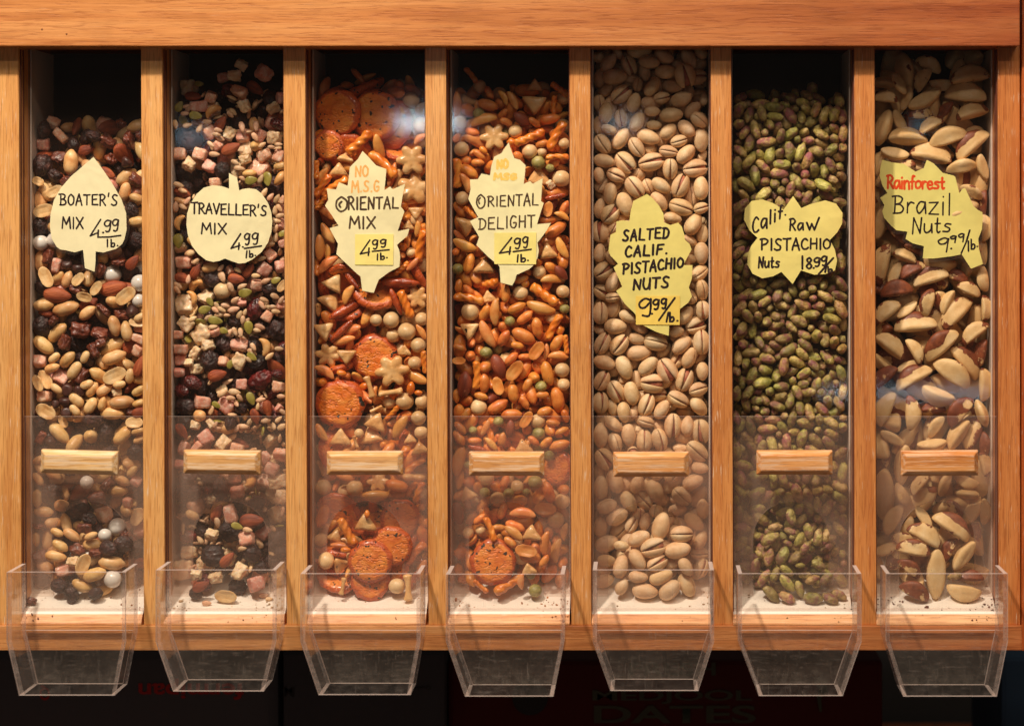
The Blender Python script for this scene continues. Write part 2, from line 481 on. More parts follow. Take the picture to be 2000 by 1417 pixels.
def brazil(name, lo, hi, ends, edge):
    t = NT(name)
    r = t.rnd(); w = t.math('MULTIPLY', r, 57.0)
    v = t.coords()
    c = t.ramp(t.noise(v, 90, 4, 0.6, w), (0.3, lin((214, 170, 110))), (0.52, lin((232, 194, 136))), (0.72, lin((241, 212, 162))))
    sp = t.n('ShaderNodeSeparateXYZ'); t.l(v, sp.inputs[0])
    f = t.noise(v, 75, 5, 0.6, t.math('ADD', w, 9.0))
    ex = t.math('MULTIPLY', t.math('POWER', t.math('ABSOLUTE', t.math('MULTIPLY', sp.outputs[0], 64.0)), 3.0), ends)
    ed = t.math('MULTIPLY', t.math('POWER', t.math('ABSOLUTE', t.math('MULTIPLY', sp.outputs[2], 150.0)), 3.0), edge)
    f = t.math('ADD', f, t.math('ADD', ex, ed))
    m = t.ramp(f, (lo, (0, 0, 0)), (hi, (1, 1, 1)))
    b = t.ramp(t.noise(v, 240, 4, 0.6, w), (0.3, lin((100, 46, 24))), (0.7, lin((152, 82, 48))))
    c = t.mix(m, c, b)
    spk = t.ramp(t.noise(v, 700, 2, 0.5, w), (0.73, (0, 0, 0)), (0.76, (1, 1, 1)))
    c = t.mix(spk, c, lin((110, 60, 36)))
    h = t.math('ADD', t.math('MULTIPLY', m, 0.9), t.math('MULTIPLY', t.noise(v, 360, 5, 0.65, w), 0.7))
    return t.done(t.bsdf(c, 0.5, t.bump(h, 0.5, 0.0008), 0.04, 0.4))


M['1'] = brazil('brazil_nut_flesh', 0.80, 0.82, 0.10, 0.06)
M['2'] = brazil('brazil_nut_patchy', 0.64, 0.66, 0.24, 0.05)
M['3'] = brazil('brazil_nut_rimmed', 0.66, 0.68, 0.10, 0.42)
M['4'] = brazil('brazil_nut_in_skin', 0.45, 0.47, 0.10, 0.10)

LT = [(214, 144, 78), (232, 168, 98), (240, 184, 116)]     # paler, yellower oak tones for the left end
RT = [(190, 106, 52), (210, 130, 68), (222, 148, 86)]       # redder tones mixed in towards the right


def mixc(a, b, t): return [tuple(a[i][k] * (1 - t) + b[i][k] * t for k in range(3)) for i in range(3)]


WOODP = []
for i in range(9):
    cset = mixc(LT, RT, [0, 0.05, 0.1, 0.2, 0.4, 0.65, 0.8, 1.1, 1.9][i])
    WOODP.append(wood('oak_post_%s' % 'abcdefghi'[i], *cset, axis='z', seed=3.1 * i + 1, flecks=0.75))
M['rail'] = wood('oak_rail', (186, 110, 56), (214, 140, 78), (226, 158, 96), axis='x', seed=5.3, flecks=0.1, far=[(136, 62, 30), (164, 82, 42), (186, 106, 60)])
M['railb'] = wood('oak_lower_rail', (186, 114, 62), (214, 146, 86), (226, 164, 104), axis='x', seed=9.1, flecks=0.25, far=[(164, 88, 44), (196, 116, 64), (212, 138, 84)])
M['ledge'] = wood('oak_ledge', (214, 140, 82), (236, 170, 112), (244, 194, 142), axis='x', seed=2.2, flecks=0.6)
M['dark_wood'] = wood('oak_inside', (92, 48, 26), (112, 60, 34), (128, 72, 42), axis='z', seed=7)
HW = [wood('oak_handle_%s' % 'abcdefg'[i], *mixc([(222, 166, 100), (240, 190, 126), (246, 208, 154)], [(206, 128, 66), (228, 152, 84), (238, 174, 110)], min(1, i / 4.5) if i else 0),
           axis='x', seed=4.7 * i, flecks=0.5, worn=0.45 if i < 4 else 0.35) for i in range(7)]
M['liner'] = plain('white_laminate', (226, 214, 200), 0.35, 0.5, 0.1)
M['floor'] = plain('white_chute_board', (250, 242, 230), 0.4, 0.5, 0.1, mottled=0.12)
M['track'] = plain('dark_door_track', (104, 58, 44), 0.35)
M['black'] = plain('black_back_board', (20, 15, 13), 0.7)
M['pane'] = acrylic('clear_pane', 0.007, gl_rough=0.045, haze=(WZ(830), WZ(960), 0.145), dustcol=(0.94, 0.66, 0.52))
M['door'] = acrylic('dusty_door_acrylic', 0.042, scratch=0.02, gl_rough=0.10, dustcol=(0.94, 0.68, 0.54))
M['scoop'] = acrylic('scoop_acrylic', 0.016, bottom=0.06, scratch=0.05, z0=WZ(1340), z1=WZ(1270), gl_rough=0.08, dustcol=(0.92, 0.78, 0.68))
M['scoop_side'] = acrylic('scoop_side_acrylic', 0.045, gl_rough=0.12, dustcol=(0.95, 0.78, 0.70))
M['edge'] = acrylic_edge('acrylic_cut_edge', 0.78, col=(1.0, 0.86, 0.80))
M['scoop_back'] = acrylic('scoop_back_acrylic', 0.016, bottom=0.10, scratch=0.05, z0=WZ(1345), z1=WZ(1275), gl_rough=0.08, dustcol=(0.92, 0.78, 0.64))
M['edge_glued'] = acrylic_edge('acrylic_glued_edge', 0.38, 0.6, col=(1.0, 0.86, 0.80))
M['edge_thin'] = acrylic_edge('pane_cut_edge', 0.4)
M['film'] = acrylic('laminating_film', 0.02, gl_rough=0.10)
M['ink'] = marker('black_marker', (30, 18, 20), (76, 56, 48))
M['ink_brown'] = marker('faded_black_marker', (66, 46, 32), (134, 108, 70))
M['ink_orange'] = marker('faded_orange_marker', (240, 172, 92), (242, 206, 130))
M['ink_pale'] = marker('washed_out_orange_marker', (246, 200, 96), (243, 224, 140))
M['ink_red'] = marker('orange_red_marker', (224, 70, 24), (236, 110, 52))


# ------------------------------------------------------------------ food meshes
_ico = {}


def ico(level):
    if level not in _ico:
        bm = bmesh.new()
        bmesh.ops.create_icosphere(bm, subdivisions=level, radius=1.0)
        _ico[level] = ([v.co.normalized() for v in bm.verts], [tuple(v.index for v in f.verts) for f in bm.faces])
        bm.free()
    return _ico[level]


def sgn(v): return -1.0 if v < 0 else 1.0


def fb(p, f, o=(0, 0, 0)):
    return mnoise.noise(Vector((p[0] * f + o[0], p[1] * f + o[1], p[2] * f + o[2])))


DIM = dict(A=(16.5, 10, 9.5), B=(16, 10, 5), C=(21, 11.5, 7), D=(14, 12, 9), E=(12, 10, 9), F=(11, 11, 11), G=(13, 13, 13), H=(8.5, 8.5, 7.5),
           I=(19, 11, 7), J=(8.2, 4.3, 2.6), K=(10, 6.3, 2.5), L=(13, 12, 11), M=(14, 10, 8), N=(36, 35, 8.5), O=(24, 23, 6), P=(22, 6, 6), Q=(11.5, 11.5, 11.5),
           R=(20, 7.8, 5.5), S=(28, 7, 6.5), T=(16, 14, 6), U=(8, 5, 5), V=(8.5, 8, 8), W=(16.5, 9.5, 9), X=(15.5, 9.5, 5), a=(18, 10, 8.5), n=(16, 5.5, 5.5),
           Y=(16.5, 11, 10.5), Z=(13.4, 7.7, 7.1), b=(31, 14.5, 13))


def shape(k, u, seed):
    """unit-sphere point -> surface point in metres; long axis x, width z, thickness y (towards the pane)"""
    L, Wd, T = [v / 2000.0 for v in DIM['b' if k in '1234' else ('Y' if k == 'y' else k)]]
    x, y, z = u
    o = (seed * 7.13, seed * 3.7, seed * 5.1)
    if k in 'AWZa':
        w = 1 - 0.10 * math.exp(-((x - 0.05 * (seed % 3 - 1)) / 0.32) ** 2) if k != 'a' else 1
        w *= 1 - 0.16 * max(0, x) ** 2
        lump = 0.05 * fb(u, 1.7, o) + (0.12 * fb(u, 2.6, o) if k == 'Z' else 0)
        px = L * x * (1 + (0.05 if x > 0.9 else 0))
        cleft = 0.0
        if k == 'Z': cleft = 0.10 * math.exp(-(z / 0.16) ** 2) * (1 if y > 0 else 0.2)
        if k == 'A': cleft = 0.035 * math.exp(-(z / 0.07) ** 2)
        bend = (0.10 if k != 'Z' else 0.16) * ((seed % 4) - 1.5) / 1.5
        return Vector((px * (1 + lump), T * y * (w + lump - cleft) , Wd * z * (w + lump) + bend * Wd * (1 - x * x)))
    if k in 'BX':
        w = 1 - 0.10 * math.exp(-(x / 0.3) ** 2)
        lump = 0.05 * fb(u, 1.8, o)
        if y > 0: yy = T * 1.7 * y - T * 0.8
        else:
            rr = math.sqrt(x * x + z * z)
            yy = -T * 0.8 + T * (0.42 * max(0, 1 - (rr / 0.8) ** 2) - 0.25 * math.exp(-(z / 0.13) ** 2) * (1 - x * x)) * 1.0
        return Vector((L * x * (1 + lump), yy, Wd * z * (w + lump)))
    if k == 'C':
        w = 1 - 0.30 * x - 0.08 * x * x
        lump = 0.03 * fb(u, 2, o) + 0.02 * fb((u[0] * 0.3, u[1], u[2]), 7, o)
        return Vector((L * x, T * y * (w + lump * 2), Wd * z * (w + lump)))
    if k in 'DM':
        n = abs(fb(u, 1.9, o)) * 0.55 + abs(fb(u, 4.2, o)) * 0.30 + abs(fb(u, 8.5, o)) * 0.12
        r = 1.10 - 0.62 * n + 0.16 * fb(u, 1.1, o)
        return Vector((L * x * r, T * y * r, Wd * z * r))
    if k in 'EFL':
        m = max(abs(x), abs(y), abs(z))
        q = {'E': 0.62, 'F': 0.94, 'L': 0.72}[k]
        p = [c * (1 - q) + (c / m) * q * 0.92 for c in u]
        sk = [0.22 * math.sin(seed * 3.3 + i * 2.1) for i in range(3)]
        p = [p[0] * (1 + sk[0] * p[1] * 0.5), p[1] * (1 + sk[1] * p[2] * 0.5), p[2] * (1 + sk[2] * p[0] * 0.6)]
        am = {'E': 0.26, 'F': 0.07, 'L': 0.20}[k]
        n = am * fb(u, 2.1, o) + am * 0.5 * fb(u, 4.4, o)
        a = [1, 0.92 - 0.12 * (seed % 4), 1 - 0.09 * (seed % 3)]
        if k == 'F' and seed == 5: a = [1.25, 0.85, 0.8]
        return Vector((L * p[0] * (1 + n) * a[0], T * p[1] * (1 + n) * a[1], Wd * p[2] * (1 + n) * a[2]))
    if k in 'GQ':
        n = (0.012 if k == 'G' else 0.04) * fb(u, 1.5, o)
        return Vector((L * x * (1 + n), T * y * (1 + n) * (0.97 if k == 'G' else 0.95), Wd * z * (1 + n)))
    if k == 'V':
        n = -0.10 * abs(fb(u, 2.4, o)) - 0.07 * abs(fb(u, 5.2, o)) - 0.16 * math.exp(-((x * x + z * z) / 0.1)) * (1 if y < 0 else 0) * (seed % 2)
        return Vector((L * x * (1 + n), T * y * (1 + n), Wd * z * (1 + n)))
    if k == 'H':
        # drop-shaped chip: round base towards -y, short blunt tip
        rr = math.sqrt(x * x + z * z)
        if y < 0: yy = -T * 0.75 * min(1, (1 - rr ** 6) ** 0.5 if rr < 1 else 0)
        else: yy = T * 1.2 * y ** 1.6
        w = 1.0 if y < 0 else 1 - 0.25 * y
        return Vector((L * x * w, yy, Wd * z * w))
    if k == 'I':
        a = x * 1.25
        R = L * 0.78
        th = 1 - 0.28 * x * x + 0.12 * x
        rr = Wd * 0.62
        return Vector((R * math.sin(a) + rr * z * th * math.sin(a), T * y * th * 0.95, R * (math.cos(a) - 0.72) + rr * z * th * math.cos(a)))
    if k in 'JK':
        w = 1 - 0.26 * x - 0.1 * x * x
        yy = T * y * (0.9 + 0.1 * math.cos(z * 3)) * w
        if k == 'K': yy = T * y * (0.75 + 0.35 * abs(z) ** 3) * w
        return Vector((L * x, yy, Wd * z * w))
    if k in 'NO T'.replace(' ', ''):
        th = math.atan2(z, x)
        rr = math.sqrt(x * x + z * z)
        if k == 'N':
            rad = 1 + 0.045 * mnoise.noise(Vector((math.cos(th) * 1.6 + o[0], math.sin(th) * 1.6, seed))) * 2 + 0.018 * math.sin(th * 11 + seed)
        elif k == 'O':
            npet = 5 if seed % 3 else 6
            rad = 1 - 0.34 * (0.5 - 0.5 * math.cos(npet * th + seed)) ** 1.6
        else:
            a = (th - math.pi / 2) % (2 * math.pi / 3) - math.pi / 3
            rad = min(1.0, 0.56 / max(0.35, math.cos(a))) * 1.02
            rad = rad + 0.04 * math.sin(th * 2 + seed)
        flat = (1 - rr ** 5) ** 0.5 if rr < 1 else 0.0
        puff = 1.0
        if k == 'N':
            puff = 0.72 + 0.28 * min(1, max(0, (rr - 0.5) / 0.35)) + 0.16 * mnoise.noise(Vector((x * 5 + o[0], z * (5 if seed % 2 else 11), seed * 1.0)))
        elif k == 'O':
            puff = 0.80 + 0.12 * math.cos((5 if seed % 3 else 6) * th + seed) * min(1, rr * 1.6) + 0.2 * rr + 0.14 * fb(u, 3, o)
        else:
            puff = 0.9 + 0.30 * fb(u, 2.4, o)
        cup = T * 0.22 * (rr * rr - 0.4) * math.sin(seed * 2.3) if k != 'N' else T * 0.35 * (rr * rr - 0.4)
        f = 1 / max(rr, 1e-6) if rr > 1e-6 else 0
        return Vector((L * x * rad, T * sgn(y) * flat * puff * (abs(y) ** 0.12 if abs(y) > 1e-4 else 0) + cup, Wd * z * rad))
    if k == 'R':
        w = 1 - 0.12 * x * x
        lump = 0.07 * fb(u, 2.0, o)
        bend = 0.40 * (seed % 3 - 0.6) * Wd * (1 - x * x)
        return Vector((L * x * (1 + lump * 0.4), T * y * (w + lump), Wd * z * (w + lump) + bend))
    if k == 'S':
        lump = 0.14 * fb(u, 2.6, o) + 0.07 * fb(u, 6, o)
        tap = 1 - 0.12 * x
        bend = 0.5 * (seed % 3 - 1) * Wd * (1 - x * x)
        return Vector((L * x, T * y * (1 + lump) * tap, Wd * z * (1 + lump) * tap + bend))
    if k == 'U':
        return Vector((L * x, T * y * (1 - 0.1 * x), Wd * z * (1 + 0.08 * fb(u, 2, o))))
    if k in '1234':
        # three-sided seed, bowed like an orange segment
        th = math.atan2(y, z)
        tri = 1 + 0.13 * math.cos(3 * th + 0.6) * (1 - 0.5 * x * x)
        w = (1 - 0.10 * x * x) * tri
        lump = 0.05 * fb(u, 1.5, o) + 0.02 * fb(u, 4.5, o)
        bow = -0.30 * Wd * (x * x - 0.35) * (1 if seed % 2 else 0.75)
        tipx = L * x * (1 - 0.03 * (1 - abs(z)))
        return Vector((tipx, T * y * (w + lump) * 0.95, Wd * z * (w + lump) * (1.22 if z > 0 else 0.66) + bow))
    return Vector((L * x, T * y, Wd * z))


def rod_mesh(k, seed, nx=26, na=18):
    """twisted and bone-shaped crackers: a turned rod with rounded ends"""
    L, Wd, T = [v / 2000.0 for v in DIM[k]]
    vs, fs = [], []
    for i in range(nx + 1):
        t = -1 + 2 * i / nx
        cap = (1 - abs(t) ** 9) ** 0.5
        if k == 'P': r = (1.05 + 0.28 * abs(t) ** 2.5) * cap
        else: r = (0.62 + 0.50 * abs(t) ** 3) * cap
        r = max(r, 0.12)
        zc = (0.6 if seed % 2 else -0.25) * Wd * (1 - t * t) * (0.7 if k == 'P' else 0.5)
        for j in range(na):
            a = 2 * math.pi * j / na
            g = 1.0
            if k == 'P':
                g = 1 - 0.20 * abs(math.sin((a * 3 + t * (9 if seed % 2 else 12)) / 2)) ** 3 * 1.2
            else: g = 1 + 0.12 * math.cos(2 * a) * abs(t)
            g *= 1 + 0.07 * mnoise.noise(Vector((t * 4 + seed * 5, math.cos(a), math.sin(a))))
            if k == 'n' and abs(t) > 0.5: g *= 1 + 0.22 * math.cos(2 * a) * (abs(t) - 0.5) * 2
            vs.append((L * t, T * r * g * math.sin(a), Wd * r * g * math.cos(a) + zc))
    for i in range(nx):
        for j in range(na):
            a, b = i * na + j, i * na + (j + 1) % na
            fs.append((a, a + na, b + na, b))
    fs.append(tuple(range(na - 1, -1, -1))[::-1]); fs.append(tuple(nx * na + j for j in range(na))[::-1])
    me = mesh_of('%s_rod' % k, vs, fs, None, True)
    bm = bmesh.new(); bm.from_mesh(me); bmesh.ops.recalc_face_normals(bm, faces=bm.faces); bm.to_mesh(me); bm.free()
    return me


def pistachio_mesh(seed, lod=False):
    """two half shells parted along the seam, a kernel between them"""
    L, Wd, T = [v / 2000.0 for v in DIM['Y']]
    gap = [0.0, 3.0, 9.0, 14.0, 1.0, 6.0][seed % 6]
    vs, fs, mi = [], [], []
    ns, nv = (8, 5) if lod else (16, 10)
    for side in (1, -1):
        ang = math.radians(gap * 0.5) * side
        base = len(vs)
        for lay in range(2):
            kk = 1.0 if lay == 0 else 0.90
            for i in range(ns + 1):
                s = math.pi * i / ns
                for j in range(nv + 1):
                    v = math.pi * j / nv
                    taper = 1 - 0.10 * (math.cos(s)) * 1.0
                    x = L * math.cos(s) * (kk if lay else 1)
                    y = T * math.sin(s) * math.cos(v) * kk * taper
                    z = Wd * math.sin(s) * math.sin(v) * kk * taper * side
                    rn = 1 + 0.02 * mnoise.noise(Vector((x * 200 + seed, y * 200, z * 200)))
                    y *= rn
                    # hinge at the blunt -x end
                    hx = x + L
                    xr = hx * math.cos(ang) - z * math.sin(ang) - L
                    zr = hx * math.sin(ang) + z * math.cos(ang)
                    vs.append((xr, y, zr + side * 0.00012))
        n1 = (ns + 1) * (nv + 1)
        for lay in range(2):
            for i in range(ns):
                for j in range(nv):
                    a = base + lay * n1 + i * (nv + 1) + j
                    fs.append((a, a + 1, a + nv + 2, a + nv + 1)); mi.append(lay)
        for i in range(ns):
            for j in (0, nv):
                a = base + i * (nv + 1) + j; b = a + nv + 1
                fs.append((a, b, b + n1, a + n1)); mi.append(0 if not lod else 0)
    nb = len(vs)
    iv, ifc = ico(1 if lod else 2)
    for p in iv:
        n = 1 + 0.05 * fb(p, 2, (seed, 0, 0))
        vs.append((L * 0.84 * p.x * n + L * 0.05, T * 0.78 * p.y * n, Wd * 0.74 * p.z * n))
    for f in ifc: fs.append(tuple(i + nb for i in f)); mi.append(2)
    me = mesh_of('pistachio', vs, fs, mi, True)
    bm = bmesh.new(); bm.from_mesh(me); bmesh.ops.remove_doubles(bm, verts=bm.verts, dist=2e-6)
    bmesh.ops.recalc_face_normals(bm, faces=bm.faces); bm.to_mesh(me); bm.free()
    for m in ('shell', 'shell_in', 'kern'): me.materials.append(M[m])
    return me


NAMES = dict(A='shelled_peanut', B='peanut_half', C='almond', D='raisin', E='date_piece', F='papaya_cube', G='yoghurt_ball', H='chocolate_chip', I='cashew',
             J='sunflower_seed', K='pumpkin_seed', L='pineapple_chunk', M='cranberry', N='rice_cracker', O='flower_cracker', P='twisted_cracker', Q='coated_peanut_ball',
             R='crescent_cracker', S='chilli_cracker_stick', T='triangle_cracker', U='rice_pellet', V='dried_pea', W='spiced_peanut', X='spiced_peanut_half', a='smoked_almond',
             n='bone_cracker', Y='pistachio_in_shell', y='pistachio_in_shell', Z='pistachio_kernel', b='brazil_nut')
for c_ in '1234': NAMES[c_] = 'brazil_nut'
NVAR = dict(N=5, O=4, C=4, G=1, Q=3, b=6)
_mc = {}
FINE = set('DMNO1234EL')


def food_mesh(k, var, lod=False):
    key = (k if k != 'y' else 'Y', var, lod)
    if k == 'y': key = ('Y', var, lod)
    if key in _mc: return _mc[key]
    if k in 'Yy':
        me = pistachio_mesh(var, lod)
    elif k in 'Pn' and not lod:
        me = rod_mesh(k, var); me.materials.append(M[k])
    else:
        lv = (2 if k in 'DMENOPSTL1234' else 1) if lod else (4 if k in FINE else 3)
        if k == 'J' and not lod: lv = 2
        iv, ifc = ico(lv)
        me = mesh_of(NAMES[k], [shape(k, (p.x, p.y, p.z), var) for p in iv], ifc, None, True)
        me.materials.append(M[k])
    _mc[key] = me
    return me


# ------------------------------------------------------------------ the dispenser cabinet
BINS = [(39, 278), (318.5, 556), (599, 833), (873, 1114), (1154, 1390), (1430, 1668), (1710, 1950)]
WORD = ["boater's mix", "traveller's mix", 'oriental mix', 'oriental delight', 'salted pistachio', 'raw pistachio', 'brazil nut']
cabinet = empty('snack_dispenser_cabinet', (0, 0, WZ(1270)))
tag(cabinet, 'oak cabinet with seven glazed upright bins of nuts and snacks side by side', 'cabinet')


def part(name, me, mat, parent=cabinet, **kw):
    o = obj(name, me, mat, parent)
    if parent is not None and parent.type == 'EMPTY': o.location = -parent.location
    return tag(o, **kw) if kw else o


YR = -0.015
zrb = WZ(90, YR)
part('top_rail', box('top_rail', WX(-900, YR), WX(1992, YR), YR, 0.020, zrb, WZ(-120, YR), 0.0008), M['rail'])
for dx_, dz_ in ((82, 58), (130, 67)):
    part('nail_dent', prism('nail_dent', [(WX(dx_, YR) + 0.0007 * math.cos(k * 0.785), WZ(dz_, YR) + 0.0007 * math.sin(k * 0.785)) for k in range(8)], YR - 0.00006, YR + 0.0002), plain('nail_hole', (112, 60, 26), 0.8))
part('bin_roof', box('bin_roof', WX(-900), WX(1990), 0.0205, 0.10, zrb + 0.002, zrb + 0.02), M['dark_wood'])
# posts: front faces as measured, leaning a little as in the real cabinet; (top left, top right, bottom left, bottom right)
POST = [(-20, 36, -20, 42), (275, 317, 281, 322), (553, 596, 560, 600), (830, 871, 837, 875), (1112, 1153, 1116, 1155), (1388, 1428, 1393, 1432), (1668.5, 1708, 1669, 1712), (1949, 1992, 1951, 1993)]
zt, zb_ = zrb + 0.001, WZ(1220)
for i, (a, b, c, d) in enumerate(POST):
    cs = []
    for y in (0.0, 0.030):
        cs += [(WX(c), y, zb_), (WX(d), y, zb_), (WX(b), y, zt), (WX(a), y, zt)]
    p = part('post', hexa('post', cs, 0.0006), WOODP[i])
    # door tracks: two thin strips down each inner side
    for sx, e0, e1 in ((1, d, b), (-1, c, a)):
        if (i == 0 and sx < 0) or (i == 7 and sx > 0): continue
        for ya, yb in ((0.0035, 0.0052), (0.0102, 0.0118)):
            t0, t1 = WX(e0) - sx * 0.0004, WX(e1) - sx * 0.0004
            q0, q1 = t0 + sx * 0.0011, t1 + sx * 0.0011
            l0, r0 = sorted((t0, q0)); l1, r1 = sorted((t1, q1))
            cs = []
            for y in (ya, yb): cs += [(l0, y, WZ(1195)), (r0, y, WZ(1195)), (r1, y, zt - 0.002), (l1, y, zt - 0.002)]
            obj('door_track', hexa('door_track', cs), M['track'], p)
part('neighbouring_post', box('neighbouring_post', WX(1994.6), WX(2200), -0.004, 0.03, WZ(1268), WZ(-120), 0.0006), WOODP[8])
YB = -0.002
part('bottom_rail', box('bottom_rail', WX(-900), WX(2900), YB, 0.018, WZ(1269.5, YB), WZ(1221, YB), 0.0007), M['railb'])
slope_z = lambda y: WZ(1195, 0.006) + (y - 0.006) * 0.52
for i, (xl, xr) in enumerate(BINS):
    x0, x1 = WX(xl) + 0.0006, WX(xr) - 0.0006
    # sloping wooden fillet between the rail and the chute board
    prof = [(0.0185, WZ(1221, YB) + 0.0003), (YB + 0.001, WZ(1221, YB) + 0.0003), (YB + 0.001, WZ(1224, YB) + 0.0026), (0.0035, WZ(1199, 0.0035)), (0.0185, WZ(1199, 0.0035))]
    n = len(prof)
    v = [(x0, y, z) for y, z in prof] + [(x1, y, z) for y, z in prof]
    f = [tuple(range(n)), tuple(range(2 * n - 1, n - 1, -1))] + [(k, k + n, (k + 1) % n + n, (k + 1) % n) for k in range(n)]
    me = mesh_of('ledge', v, f)
    bm = bmesh.new(); bm.from_mesh(me); bmesh.ops.recalc_face_normals(bm, faces=bm.faces); bm.to_mesh(me); bm.free()
    part('ledge', me, M['ledge'])
    ya, yb = 0.0045, 0.088
    za, zb = slope_z(ya), slope_z(yb)
    part('chute_board', hexa('chute_board', [(x0, ya, za - 0.0018), (x1, ya, za - 0.0018), (x1, ya, za), (x0, ya, za),
                                            (x0, yb, zb - 0.003), (x1, yb, zb - 0.003), (x1, yb, zb), (x0, yb, zb)], 0.0003), M['floor'])
    for sx, xx in ((1, xl), (-1, xr)):
        a = WX(xx) + sx * 0.0002; b = a + sx * 0.0010
        l, r = sorted((a, b))
        part('bin_liner', box('bin_liner', l, r, 0.0262, 0.087, WZ(1180), zrb + 0.001), M['liner'])
    part('bin_divider', box('bin_divider', WX(xr) + 0.0004, WX(BINS[i + 1][0] if i < 6 else 1988) - 0.0004, 0.0302, 0.088, WZ(1180), zrb + 0.001), M['dark_wood'])
    # the fixed pane with its arched opening, open at the foot
    X0, X1 = WX(xl) - 0.0003, WX(xr) + 0.0003
    y0, y1 = 0.0220, 0.0250
    axc = WX([177, 450, 712, 990, 1262, 1545, 1830][i], y0); ar = 75 * S
    ztp, zft = zrb + 0.0008, WZ(1166, y0)
    zsp = WZ(979, y0) - ar
    NA = 36
    arch = [(axc - ar * math.cos(math.pi * k / NA), zsp + ar * math.sin(math.pi * k / NA)) for k in range(NA + 1)]
    arch = [(axc - ar, zft)] + arch + [(axc + ar, zft)]
    outline = [(X0, zft)] + arch + [(X1, zft), (X1, ztp), (X0, ztp)]
    part('pane', prism('pane', outline, y0, y1, 1), [M['pane'], M['edge_thin']])
part('back_board', box('back_board', WX(-900), WX(1990), 0.089, 0.10, WZ(1200, 0.09), zrb + 0.02), M['black'])
part('bin_underside', box('bin_underside', WX(-900), WX(2900), 0.019, 0.10, WZ(1262), WZ(1235)), M['dark_wood'])

# ------------------------------------------------------------------ sliding doors with their handles
HX = [(83, 233, 878, 924), (361, 511, 877.5, 924), (640, 788, 879.5, 925.5), (917, 1063.5, 880.5, 927), (1198, 1345, 881, 929), (1477, 1625, 878, 925), (1758, 1909, 878, 927)]
for i, (xl, xr) in enumerate(BINS):
    y0, y1 = 0.0058, 0.0095
    t = empty('sliding_door', (WX((xl + xr) / 2), y0, slope_z(y0)))
    tag(t, 'clear sliding door with oak handle in front of the %s bin' % WORD[i], 'sliding door', 'sliding doors of the bins')
    part('panel', box('panel', WX(xl) + 0.0002, WX(xr) - 0.0002, y0, y1, slope_z(y1) + 0.0006, WZ(813, y0), 0, edge_slot=(2, 3, 4, 5)), [M['door'], M['edge_thin']], t)
    a, b, c, d = HX[i]
    ax, bx, cz, dz = WX(a, y0), WX(b, y0), WZ(c, y0), WZ(d, y0)
    ys, yf, bv = y0 - 0.0002, y0 - 0.0082, 0.0034
    ym = y0 - 0.0046
    fz0, fz1 = dz + bv, cz - bv * 0.95
    vv = [(ax, ys, dz), (bx, ys, dz), (bx, ys, cz), (ax, ys, cz), (ax, ym, dz), (bx, ym, dz), (bx, ym, cz), (ax, ym, cz),
          (ax + bv, yf, fz0), (bx - bv, yf, fz0), (bx - bv, yf, fz1), (ax + bv, yf, fz1)]
    ff = [(0, 1, 2, 3)]
    for q in (0, 4):
        for k in range(4): ff.append((q + k, q + (k + 1) % 4, q + 4 + (k + 1) % 4, q + 4 + k))
    ff.append((8, 9, 10, 11))
    tilt = [-0.030, -0.012, 0.004, 0.0, 0.006, 0.002, 0.008][i]
    mx_, mz_ = (ax + bx) / 2, (cz + dz) / 2
    vv = [(mx_ + (x - mx_) * math.cos(tilt) - (z - mz_) * math.sin(tilt), y, mz_ + (x - mx_) * math.sin(tilt) + (z - mz_) * math.cos(tilt)) for x, y, z in vv]
    me = mesh_of('handle', vv, ff)
    bm = bmesh.new(); bm.from_mesh(me); bmesh.ops.recalc_face_normals(bm, faces=bm.faces)
    bmesh.ops.bevel(bm, geom=bm.edges[:], offset=0.0003, segments=2, affect='EDGES')
    bm.to_mesh(me); bm.free()
    h = part('handle', me, HW[i], t)

